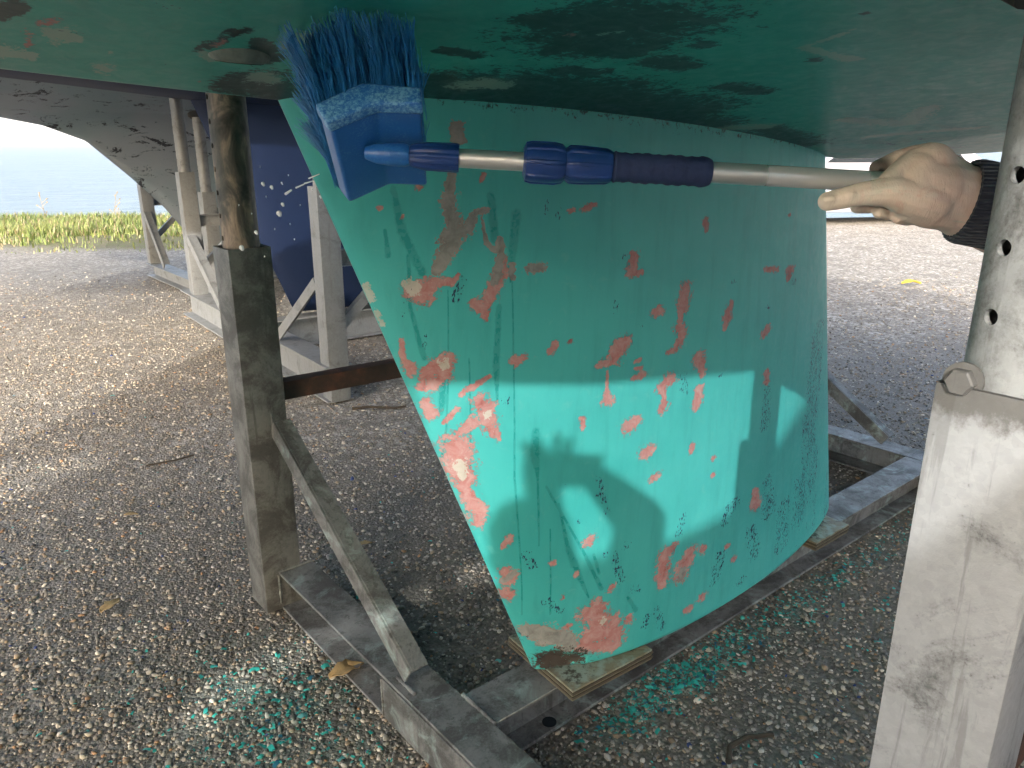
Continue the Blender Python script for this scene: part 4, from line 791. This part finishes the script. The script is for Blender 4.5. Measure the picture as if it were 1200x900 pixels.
# ------------------------------------------------------------------ people
def cap_mesh(V, F, p, r0, q, r1, n=14, m=5):
    p, q = Vector(p), Vector(q); d = q-p; L = d.length; d = d.normalized() if L > 1e-6 else Vector((0,0,1))
    u = Vector((0,0,1)) if abs(d.z) < .9 else Vector((1,0,0)); u = (u-d*u.dot(d)).normalized(); r = d.cross(u); b = len(V); rings = []
    for i in range(m+1): a = math.pi/2*(1-i/m); rings.append((p - d*(math.sin(a)*r0), max(1e-4, math.cos(a)*r0)))
    for i in range(m+1): a = math.pi/2*(i/m); rings.append((q + d*(math.sin(a)*r1), max(1e-4, math.cos(a)*r1)))
    for c, rad in rings:
        for k in range(n): a = 2*math.pi*k/n; V.append(tuple(c + r*(math.cos(a)*rad) + u*(math.sin(a)*rad)))
    for i in range(len(rings)-1):
        for k in range(n): F.append((b+i*n+k, b+i*n+(k+1)%n, b+(i+1)*n+(k+1)%n, b+(i+1)*n+k))
    F.append(tuple(b+k for k in range(n-1,-1,-1))); F.append(tuple(b+(len(rings)-1)*n+k for k in range(n)))
def ell_mesh(V, F, c, rad, n=18, m=12, rot=None):
    b = len(V); c = Vector(c)
    for i in range(m+1):
        a = math.pi*i/m
        for k in range(n):
            t = 2*math.pi*k/n; p = Vector((math.sin(a)*math.cos(t)*rad[0], math.sin(a)*math.sin(t)*rad[1], math.cos(a)*rad[2]))
            if i in (0, m): p.x += 1e-5*math.cos(t); p.y += 1e-5*math.sin(t)
            V.append(tuple(c + (rot @ p if rot else p)))
    for i in range(m):
        for k in range(n): F.append((b+i*n+k, b+(i+1)*n+k, b+(i+1)*n+(k+1)%n, b+i*n+(k+1)%n))
def flesh(name, caps, ells, voxel, smooth, m, parent, origin):
    """capsules and ellipsoids fused into one continuous skin"""
    V, F = [], []
    for p, r0, q, r1 in caps: cap_mesh(V, F, p, r0, q, r1)
    for e in ells: ell_mesh(V, F, *e[:2], rot=e[2] if len(e) > 2 else None)
    me = bpy.data.meshes.new(name); me.from_pydata([tuple(Vector(v)-origin) for v in V], [], F); me.update()
    o = link(name, me, m, parent)
    md = o.modifiers.new('r', 'REMESH'); md.mode = 'VOXEL'; md.voxel_size = voxel
    md = o.modifiers.new('s', 'SMOOTH'); md.iterations = smooth; md.factor = .5
    me2 = evaluated(o, name); o.modifiers.clear(); o.data = me2; me2.materials.clear(); me2.materials.append(m); me2.shade_smooth()
    return o
def chain(pts): return [(pts[i][0], pts[i][1], pts[i+1][0], pts[i+1][1]) for i in range(len(pts)-1)]
def join(a, b):
    """append mesh b to a's mesh (one body) and drop b"""
    ma, mb = a.data, b.data; na = len(ma.vertices)
    va = np.empty(na*3, np.float32); ma.vertices.foreach_get('co', va); vb = np.empty(len(mb.vertices)*3, np.float32); mb.vertices.foreach_get('co', vb)
    fa = [tuple(p.vertices) for p in ma.polygons]; fb = [tuple(v+na for v in p.vertices) for p in mb.polygons]
    me = bpy.data.meshes.new(ma.name); me.from_pydata(np.concatenate([va, vb]).reshape(-1,3).tolist(), [], fa+fb); me.update()
    for mt in ma.materials: me.materials.append(mt)
    a.data = me; bpy.data.objects.remove(b); me.shade_smooth(); return a
def rest_hand(w, d, up, s=1):
    """relaxed five-fingered hand: wrist w, pointing d, palm normal -up, thumb side s"""
    w, d, up = Vector(w), Vector(d).normalized(), Vector(up); up = (up-d*up.dot(d)).normalized(); sd_ = d.cross(up)*s; c = []
    for k, (off_, ln) in enumerate(((.030,.072),(.010,.080),(-.010,.074),(-.029,.058))):
        kn = w + d*.090 + sd_*off_; c += chain([(w+sd_*off_*.5, .017), (kn, .0115)]); 
        p1 = kn + d*(ln*.5)-up*(ln*.18); p2 = p1 + d*(ln*.25)-up*(ln*.28); p3 = p2 + d*(ln*.08)-up*(ln*.22); c += chain([(kn,.0095),(p1,.0085),(p2,.0078),(p3,.0068)])
    c += chain([(w+d*.02+sd_*.012,.016),(w+d*.05+sd_*.040,.0125),(w+d*.085+sd_*.055,.0095),(w+d*.112+sd_*.052,.008)])
    return c
def head(c, look, s=1.0):
    """skull, jaw, nose, ears, brow"""
    c, f = Vector(c), Vector(look).normalized(); r = f.cross(Vector((0,0,1))).normalized(); u = r.cross(f)
    rot = Matrix((r, f, u)).transposed()
    P = lambda a, b, k: c + r*a*s + f*b*s + u*k*s
    ells = [(P(0,-.01,.03), (.075*s,.092*s,.088*s), rot), (P(0,.025,-.045), (.058*s,.062*s,.07*s), rot), (P(.077,-.005,-.01), (.010*s,.018*s,.032*s), rot), (P(-.077,-.005,-.01), (.010*s,.018*s,.032*s), rot), (P(0,.075,.028), (.05*s,.018*s,.012*s), rot)]
    caps = [(P(0,.085,.015), .009*s, P(0,.106,-.025), .014*s), (P(-.020,.080,-.062), .007*s, P(.020,.080,-.062), .007*s), (P(0,.07,-.100), .016*s, P(0,.072,-.105), .016*s)]
    return caps, ells, P, rot
def person(root, K, o, skin_extra=None, hands=True):
    """K: joint positions (world); limbs taper, one continuous skin"""
    hc, he, HP, hrot = head(K['head'], K['look'])
    V_ = lambda k: Vector(K[k])
    limbs = []
    for sd_ in 'rl':
        limbs += chain([(V_('sh_'+sd_),.052), (V_('el_'+sd_),.040), (V_('wr_'+sd_)*.55+V_('el_'+sd_)*.45,.036), (V_('wr_'+sd_),.0265)])
        limbs += chain([(V_('hip_'+sd_),.088), (V_('kn_'+sd_),.058), (V_('kn_'+sd_)*.65+V_('an_'+sd_)*.35,.055), (V_('an_'+sd_),.038)])
        limbs += chain([(V_('an_'+sd_),.04), (V_('toe_'+sd_),.033)])
    ch_ = (V_('sh_r')+V_('sh_l'))/2; pv = (V_('hip_r')+V_('hip_l'))/2
    ax = (V_('sh_l')-V_('sh_r')).normalized()
    torso = [(V_('sh_r')*.8+ch_*.2,.07,V_('sh_l')*.8+ch_*.2,.07)] + chain([(V_('hip_r'),.10),(V_('hip_l'),.10)])
    for k in (-1, 0, 1): torso += chain([(pv+ax*.07*k,.105), (pv*.5+ch_*.5+ax*.065*k,.10), (ch_*.9+pv*.1+ax*.085*k,.10)])
    neck = [(ch_, .06, HP(0,-.02,-.06), .052)]
    body = flesh('body', limbs+torso+neck+hc, he, .010, 4, M['skin'], root, o)
    if hands:
        for sd_ in hands:
            h = flesh('hand', rest_hand(V_('wr_'+sd_), K['hd_'+sd_], K['hu_'+sd_], 1 if sd_ == 'l' else -1)+[(V_('wr_'+sd_),.025,V_('wr_'+sd_)*.9+V_('el_'+sd_)*.1,.027)], [], .0035, 3, M['skin'], root, o); join(body, h)
    sw = []
    for sd_ in 'rl': 
        w2 = V_('wr_'+sd_)*.94+V_('el_'+sd_)*.06
        sw += chain([(V_('sh_'+sd_),.072), (V_('el_'+sd_),.058), (V_('el_'+sd_)*.4+w2*.6,.047), (w2,.037)])
    sw += [(p, r0+.022, q, r1+.022) for p, r0, q, r1 in torso] + [(ch_, .075, ch_*.6+Vector(K['head'])*.4, .066)]
    flesh('sweater', sw, [], .011, 5, M['knit'], root, o)
    tr = []
    for sd_ in 'rl': tr += chain([(V_('hip_'+sd_),.108), (V_('kn_'+sd_),.078), (V_('an_'+sd_)*.9+V_('kn_'+sd_)*.1,.062)])
    tr += [(V_('hip_r'),.118,V_('hip_l'),.118)]
    flesh('trousers', tr, [], .012, 4, M['jeans'], root, o)
    for sd_ in 'rl': flesh('boot', chain([(V_('an_'+sd_),.056), (V_('an_'+sd_)*.35+V_('toe_'+sd_)*.65-Vector((0,0,.0)),.050), (V_('toe_'+sd_),.044)]), [], .009, 3, M['boot'], root, o)
    flesh('hair', [], [(HP(0,-.028,.052), (.084,.094,.084), hrot), (HP(0,-.055,.0), (.076,.062,.08), hrot)], .008, 3, M['hair'], root, o)
    return body

HAND = {'caps':[((0.5493,0.8591,1.2158),0.0394,(0.4922,0.8484,1.2385),0.0386),((0.4922,0.8484,1.2385),0.0386,(0.464,0.845,1.2477),0.0347),((0.4772,0.8535,1.2615),0.022,(0.4578,0.8547,1.272),0.022),((0.4578,0.8547,1.272),0.022,(0.4431,0.8578,1.2817),0.0174),((0.4761,0.8411,1.2284),0.0201,(0.4443,0.8348,1.2351),0.0227),((0.4443,0.8348,1.2351),0.0227,(0.4194,0.83,1.2399),0.0198),((0.4528,0.8394,1.2533),0.0308,(0.4284,0.8365,1.2605),0.0243),((0.4284,0.8365,1.2605),0.0243,(0.4084,0.8329,1.2624),0.017),((0.441,0.83,1.2399),0.0234,(0.4109,0.8183,1.2459),0.0186),((0.4109,0.8183,1.2459),0.0186,(0.3879,0.8109,1.2524),0.0158),((0.3879,0.8109,1.2524),0.0158,(0.3698,0.8075,1.2517),0.0135),((0.3698,0.8075,1.2517),0.0135,(0.3537,0.806,1.2501),0.0118),((0.3537,0.806,1.2501),0.0118,(0.3467,0.8054,1.2485),0.0113),((0.3467,0.8054,1.2485),0.0113,(0.3349,0.8057,1.2459),0.0109),((0.3349,0.8057,1.2459),0.0109,(0.3235,0.8069,1.2433),0.0101),((0.4479,0.8615,1.2869),0.0147,(0.4314,0.8615,1.2869),0.0115),((0.4314,0.8615,1.2869),0.0115,(0.4138,0.8583,1.2834),0.0101),((0.4138,0.8583,1.2834),0.0101,(0.3996,0.8535,1.2782),0.0091),((0.3996,0.8535,1.2782),0.0091,(0.389,0.8493,1.2748),0.0086),((0.4565,0.87,1.2841),0.0139,(0.4411,0.8866,1.2801),0.0099),((0.4411,0.8866,1.2801),0.0099,(0.431,0.8907,1.2598),0.0096),((0.431,0.8907,1.2598),0.0096,(0.4131,0.8664,1.2391),0.0084),((0.4131,0.8664,1.2391),0.0084,(0.3855,0.8453,1.2352),0.0078),((0.3855,0.8453,1.2352),0.0078,(0.3658,0.8338,1.2352),0.0068),((0.4648,0.8727,1.276),0.014,(0.4587,0.8927,1.2726),0.01),((0.4587,0.8927,1.2726),0.01,(0.4494,0.894,1.2503),0.0096),((0.4494,0.894,1.2503),0.0096,(0.4326,0.8687,1.2297),0.0085),((0.4326,0.8687,1.2297),0.0085,(0.4066,0.8451,1.228),0.0078),((0.4066,0.8451,1.228),0.0078,(0.3894,0.8321,1.23),0.0068),((0.4715,0.8706,1.2625),0.014,(0.4751,0.8896,1.2561),0.0091),((0.4751,0.8896,1.2561),0.0091,(0.4657,0.8874,1.2357),0.0087),((0.4657,0.8874,1.2357),0.0087,(0.4496,0.8665,1.2225),0.008),((0.4496,0.8665,1.2225),0.008,(0.4279,0.8452,1.2217),0.0074),((0.4279,0.8452,1.2217),0.0074,(0.4108,0.8333,1.2237),0.0064),((0.4275,0.8394,1.2699),0.0216,(0.4153,0.8261,1.2541),0.0196),((0.4274,0.8492,1.2844),0.0109,(0.3972,0.8267,1.2695),0.0098),((0.3972,0.8267,1.2695),0.0098,(0.3862,0.8158,1.2615),0.0105),((0.4568,0.8314,1.2676),0.0054,(0.4417,0.8414,1.2829),0.0072),((0.4417,0.8414,1.2829),0.0072,(0.4376,0.8472,1.2879),0.009),((0.4466,0.8188,1.251),0.0053,(0.4213,0.8127,1.2514),0.0061),((0.4213,0.8127,1.2514),0.0061,(0.4,0.8091,1.2533),0.007),((0.3438,0.7952,1.2508),0.0034,(0.3421,0.7949,1.25),0.0034),((0.3227,0.797,1.2465),0.0039,(0.3175,0.7988,1.2455),0.0039)],'ells':[((0.4446,0.8462,1.2583),(0.033,0.024,0.043))],'wrist':(0.498,0.8499,1.2366),'elbow':(0.765,0.8,1.185),'cuff0':(0.4837,0.8472,1.2413),'cuff1':(0.5659,0.8334,1.2249),'index_tip':(0.3903,0.8483,1.2749),'thumb_tip':(0.3263,0.8031,1.2444)}
wk_o = Vector((1.12, .5, 0)); wk = empty('person', wk_o)
tag(wk, 'kneeling person in a navy ribbed sweater holding the brush pole', 'person')
WR = Vector(HAND['wrist'])
EB = Vector(HAND['elbow'])
K = dict(head=(1.10,.50,1.17), look=(-1,.35,.12), sh_r=(1.0,.68,1.02), sh_l=(1.15,.36,.96), el_r=tuple(EB), wr_r=tuple(WR), el_l=(1.05,.18,.72), wr_l=(.90,.30,.56), hd_l=(-.8,.5,-.2), hu_l=(0,.2,1),
         hip_r=(1.20,.60,.52), hip_l=(1.26,.42,.52), kn_r=(.98,.70,.09), kn_l=(.96,.38,.09), an_r=(1.38,.68,.07), an_l=(1.40,.44,.07), toe_r=(1.52,.70,.05), toe_l=(1.54,.43,.05))
wbody = person(wk, K, wk_o, hands='l')
hand_caps = [(Vector(a), ra, Vector(b_), rb) for a, ra, b_, rb in HAND['caps']]
hnd = flesh('hand', hand_caps, [(Vector(c_), r_) for c_, r_ in HAND['ells']], .0016, 12, M['skin'], wk, wk_o)
nv_hand = len(hnd.data.vertices); join(wbody, hnd)
co = np.empty(len(wbody.data.vertices)*3, np.float32); wbody.data.vertices.foreach_get('co', co); co = co.reshape(-1,3)+np.array(wk_o)
d = np.zeros(len(co), np.float32); tp = np.zeros(len(co), np.float32)
tipw = np.array(HAND['index_tip'])
d[-nv_hand:] = np.clip(1.15-np.linalg.norm(co[-nv_hand:]-np.array(HAND['thumb_tip']), axis=1)/.15, 0, 1)
tp[-nv_hand:] = np.clip(1.5-np.linalg.norm(co[-nv_hand:]-tipw, axis=1)/.013, 0, .9)
for nm, a in (('dirt', d), ('tip', tp)):
    at = wbody.data.attributes.new(nm, 'FLOAT', 'POINT'); at.data.foreach_set('value', a)
# ribbed cuff of the sleeve over the wrist
ca_, cb_ = Vector(HAND['cuff0'])-wk_o, Vector(HAND['cuff1'])-wk_o
cf = MB(); cf.lathe(ca_, cb_, [(0,.038),(0,.0425),(.08,.0445),(.4,.0440),(1,.047)], 72, cap=False, ripple=lambda k, t: .018 if k % 2 else -.012); cf.build('ribbed_cuff', M['knit'], wk, smooth=True)

PH = {'base':(-0.4175,-1.3226,0.0),'K':{'head':(-0.3795,-1.0958,1.6263),'look':(0.165,0.9863,-0.15),'sh_r':(-0.2119,-1.1847,1.3663),'sh_l':(-0.567,-1.1252,1.3663),'el_r':(-0.0606,-0.5465,1.4511),'el_l':(-0.2857,-0.7975,1.4609),'wr_r':(-0.1481,-0.5279,1.5373),'wr_l':(-0.278,-0.6743,1.5484),'hip_r':(-0.3106,-1.2898,0.9663),'hip_l':(-0.5079,-1.2568,0.9663),'kn_r':(-0.2234,-1.132,0.5315),'kn_l':(-0.539,-1.0792,0.5315),'an_r':(-0.2695,-1.3474,0.08),'an_l':(-0.5654,-1.2979,0.08),'toe_r':(-0.2218,-1.183,0.045),'toe_l':(-0.5571,-1.1269,0.045)},'caps':[((-0.278,-0.6744,1.5407),0.03,(-0.2776,-0.6351,1.5792),0.036),((-0.2776,-0.6351,1.5792),0.036,(-0.276,-0.6078,1.6068),0.034),((-0.2869,-0.6168,1.6108),0.012,(-0.2966,-0.6118,1.6367),0.01),((-0.2966,-0.6118,1.6367),0.01,(-0.3051,-0.6189,1.6573),0.009),((-0.2688,-0.6018,1.6041),0.012,(-0.2698,-0.5897,1.6306),0.01),((-0.2698,-0.5897,1.6306),0.01,(-0.2804,-0.5984,1.6519),0.009),((-0.2542,-0.5897,1.6041),0.011,(-0.2408,-0.5657,1.6256),0.009),((-0.2408,-0.5657,1.6256),0.009,(-0.2356,-0.5614,1.6521),0.008),((-0.2376,-0.576,1.5926),0.011,(-0.2187,-0.5474,1.6088),0.009),((-0.2187,-0.5474,1.6088),0.009,(-0.2099,-0.5401,1.6326),0.008),((-0.2375,-0.5759,1.5779),0.013,(-0.1977,-0.53,1.5719),0.011),((-0.1977,-0.53,1.5719),0.011,(-0.1807,-0.516,1.5712),0.009),((-0.1563,-0.5347,1.548),0.03,(-0.181,-0.5292,1.5643),0.03),((-0.181,-0.5292,1.5643),0.03,(-0.1996,-0.5316,1.5726),0.022),((-0.1709,-0.5209,1.5455),0.01,(-0.2029,-0.5343,1.5478),0.009),((-0.2029,-0.5343,1.5478),0.009,(-0.2181,-0.5469,1.5573),0.008),((-0.1792,-0.5277,1.5711),0.01,(-0.1961,-0.5288,1.5898),0.009),((-0.1961,-0.5288,1.5898),0.009,(-0.2113,-0.5413,1.6025),0.008)],'phone':(-0.222,-0.5501,1.5735)}
ph_o = Vector(PH['base']); pz = empty('person', ph_o)
tag(pz, 'person raising a phone in both hands, casting the shadow on the keel', 'person')
pbody = person(pz, PH['K'], ph_o, hands='')
hcaps = [(Vector(a), ra, Vector(b_), rb) for a, ra, b_, rb in PH['caps']]
join(pbody, flesh('hand', hcaps, [], .004, 3, M['skin'], pz, ph_o))
pk = empty('mobile_phone', PH['phone']); tag(pk, 'black mobile phone held up by the person casting the shadow', 'phone')
MB().box(-.074,.074,-.004,.004,-.036,.036).build('case', M['black'], pk, bevel=.003); MB().box(-.068,.068,-.0052,-.0042,-.032,.032).build('screen', M['glass'], pk)

# ------------------------------------------------------------------ parked car
def car(loc, rz, label):
    t = empty('parked_car', loc, rz); L = 4.2; W = .86
    prof = [(-2.1,.36),(-2.12,.62),(-1.98,.86),(-1.1,.98),(-.45,1.42),(.2,1.50),(1.25,1.46),(1.95,1.02),(2.08,.9),(2.1,.40),(2.02,.30)]
    arch = lambda cx, r0: [(cx+r0*math.cos(a), .32+r0*math.sin(a)) for a in np.linspace(0.05, math.pi-.05, 10)]
    low = [(1.72,.26)] + arch(1.32,.37)[0:0]
    poly = prof + [(1.70,.28)] + arch(1.32,.36) + [(.94,.26),(-.94,.26)] + arch(-1.32,.36) + [(-1.70,.28)]
    MB().prism([(x,-W,z) for x, z in poly], (0,2*W,0)).build('body', M['carpaint'], t, bevel=.045, seg=3)
    MB().box(-.92,.92,-W-.012,W+.012,.20,.37).build('sill', M['carlow'], t, bevel=.02)
    for sx_, nm in ((-1,'front_bumper'), (1,'rear_bumper')): MB().prism([(sx_*1.74,-W-.006,.24),(sx_*2.13,-W*.92,.26),(sx_*2.15,-W*.92,.50),(sx_*1.74,-W-.006,.50)], (0,2*W*.96,0)).build(nm, M['carlow'], t, bevel=.03)
    for sy_ in (-1, 1):
        wy = sy_*(W+.004)
        MB().prism([(-.98,wy,1.0),(-.42,wy,1.37),(.15,wy,1.43),(.15,wy,1.0)], (0,sy_*.006,0)).build('side_window', M['glass'], t)
        MB().prism([(.22,wy,1.0),(.22,wy,1.43),(1.15,wy,1.39),(1.55,wy,1.05)], (0,sy_*.006,0)).build('side_window', M['glass'], t)
        MB().box(-.02,.14,min(wy,wy+sy_*.03),max(wy,wy+sy_*.03),.88,.91).build('door_handle', M['carlow'], t)
        MB().box(.178,.186,min(wy,wy+sy_*.003),max(wy,wy+sy_*.003),.4,.99).build('door_seam', M['black'], t)
        MB().prism([(-2.06,sy_*(W-.02),.70),(-1.84,sy_*(W+.012),.72),(-1.74,sy_*(W+.012),.86),(-1.98,sy_*(W-.02),.84)], (-.02,sy_*.006,0)).build('headlight', M['lampglass'], t)
        for cx in (-1.32, 1.32):
            w = MB(); y0 = sy_*(W-.19); y1 = sy_*(W+.0); w.lathe((cx,y0,.32), (cx,y1,.32), [(0,.28),(.08,.315),(.9,.315),(1,.28)], 32); wo = w.build('wheel', M['rubber'], t, smooth=True)
            MB().lathe((cx,y1-sy_*.01,.32), (cx,y1+sy_*.012,.32), [(0,.21),(.6,.20),(1,.06)], 20).build('rim', M['alu'], wo)
    return tag(t, label, 'car')
car((5.95, 14.07, 0), R(10), 'pale white car parked beyond the gravel behind the gloved-looking hand'.replace('gloved-looking ', 'pole-holding '))

# ------------------------------------------------------------------ small things on the ground, splashes
def leaf(name, x, y, L, rz, m, label, curl=.35, cat='leaf'):
    z = float(ground_z(np.array([x]), np.array([y]))[0]); b = MB(); n = 8; r2 = random.Random(int(x*977+y*31))
    for i in range(n+1):
        t = i/n; w = L*.24*math.sin(math.pi*min(.97,t*.9+.08))*(1+r2.uniform(-.25,.25))
        zc_ = L*curl*(.5-abs(t-.45))*.5+.004; wv = r2.uniform(-.1,.1)*L
        for j, sx_ in enumerate((-1,-.35,.35,1)): b.v.append((L*(t-.5), w*sx_+wv*.5, zc_ + abs(sx_)*L*curl*.28 + r2.uniform(0,.02)*L + .002))
    for i in range(n):
        for j in range(3): q = i*4+j; b.f.append((q, q+1, q+5, q+4))
    o = b.build(name, m, None, smooth=True); o.location = (x, y, z+.004); o.rotation_euler = (0,0,rz)
    md = o.modifiers.new('t', 'SOLIDIFY'); md.thickness = .0008
    return tag(o, label, cat)
leaf('dry_leaf', -1.181, 1.963, .075, 1.25, M['leaf'], 'small narrow dry leaf lying alone on the gravel at left')
leaf('dry_leaf', -.425, 1.665, .095, .7, M['leaf'], 'curled torn dry leaf beside the cradle cross beam', .5)
leaf('dry_leaf', -1.40, 2.55, .05, .2, M['leaf'], 'tiny dry leaf on the tan gravel far left', .3)
leaf('dry_leaf', -.50, 2.33, .05, .3, M['leaf'], 'tiny dry leaf on dark gravel behind the diagonal brace', .3)
leaf('yellow_peel', 3.84, 7.33, .20, .1, M['leaf_y'], 'yellow peel lying on the bright gravel', .5, 'peel')
def twig(pts, r, label):
    p0 = Vector((pts[0][0], pts[0][1], 0)); b = MB()
    q = [Vector((x, y, float(ground_z(np.array([x]), np.array([y]))[0])+r*1.2+.004))-p0 for x, y in pts]
    for i in range(len(q)-1): b.lathe(q[i], q[i+1]+(q[i+1]-q[i]).normalized()*.001, [(0,r*(1-.10*i)),(1,r*(1-.10*(i+1)))], 8)
    o = b.build('twig', M['twig'], None, smooth=True); o.location = p0; return tag(o, label, 'twig')
twig([(.475,1.36),(.49,1.405),(.535,1.435),(.60,1.445)], .007, 'bent brown twig on the gravel at the bottom of the picture')
twig([(-.82,3.72),(-.74,3.75),(-.60,3.74),(-.55,3.76)], .008, 'thin twig on the tan gravel behind the left post')
twig([(-1.55,3.0),(-1.45,3.07),(-1.40,3.13)], .004, 'short thin twig on the tan gravel left of the post')
DR = [((-0.3244,1.0323,1.2502),(-0.3233,1.0317,1.248),0.0024),((-0.3133,1.031,1.2459),(-0.3122,1.0303,1.2438),0.0022),((-0.3033,1.0207,1.2131),(-0.3022,1.02,1.2109),0.0036),((-0.2989,1.0244,1.2247),(-0.2978,1.0237,1.2226),0.0022),((-0.3333,1.0134,1.1897),(-0.3322,1.0127,1.1876),0.0024),((-0.3522,1.0074,1.1706),(-0.3511,1.0067,1.1685),0.0033),((-0.3,1.0327,1.2512),(-0.2989,1.032,1.2491),0.0011),((-0.25,1.0273,1.2343),(-0.2489,1.0267,1.2321),0.0013),((-0.2944,1.0283,1.2374),(-0.2878,1.0297,1.2417),0.0019),((-0.2811,1.0307,1.2449),(-0.2711,1.032,1.2491),0.0012),((-0.27,1.0323,1.2502),(-0.2589,1.0333,1.2533),0.0011),((-0.2644,1.0343,1.2565),(-0.2511,1.036,1.2618),0.001),((-0.3278,1.039,1.2714),(-0.3278,1.0386,1.2703),0.0008),((-0.32,1.0273,1.2343),(-0.32,1.027,1.2332),0.0008),((-0.2889,1.0167,1.2003),(-0.2889,1.0164,1.1993),0.0008),((-0.2756,1.024,1.2237),(-0.2756,1.0237,1.2226),0.0008),((-0.3389,1.0207,1.2131),(-0.3389,1.0204,1.212),0.0008),((-0.3089,1.0147,1.194),(-0.3089,1.0144,1.1929),0.0008),((-0.2911,1.0356,1.2608),(-0.2911,1.0353,1.2597),0.0008),((-0.26,1.03,1.2427),(-0.26,1.0297,1.2417),0.0008),((-0.3556,1.024,1.2237),(-0.3556,1.0237,1.2226),0.0008),((-0.3222,1.0041,1.16),(-0.3222,1.0038,1.159),0.0008),((-0.2833,1.0107,1.1812),(-0.2833,1.0104,1.1802),0.0008)]
V, F = [], []
for c_, q_, r_ in DR: cap_mesh(V, F, c_, r_, q_, r_*.7, 10, 4)
me = bpy.data.meshes.new('water_splash'); me.from_pydata(V, [], F); me.update(); me.shade_smooth()
tag(link('water_splash', me, M['water_drop']), 'white water drops flung off the brush', 'water splash', kind='stuff')

# ------------------------------------------------------------------ sea air: far shore fades into it
hzm = bpy.data.materials.new('sea_air'); hzm.use_nodes = True; ht = hzm.node_tree; ht.nodes.clear()
ho = ht.nodes.new('ShaderNodeOutputMaterial'); hv_ = ht.nodes.new('ShaderNodeVolumePrincipled'); hv_.inputs['Density'].default_value = 2.8e-4; hv_.inputs['Color'].default_value = (.96,.965,.97,1); hv_.inputs['Anisotropy'].default_value = 0
ht.links.new(hv_.outputs[0], ho.inputs['Volume'])
tag(MB().box(-9500, 9500, -3100, 9600, -4.0, 130).build('haze', hzm), 'pale sea air over the water and the far shore', 'haze', kind='stuff')
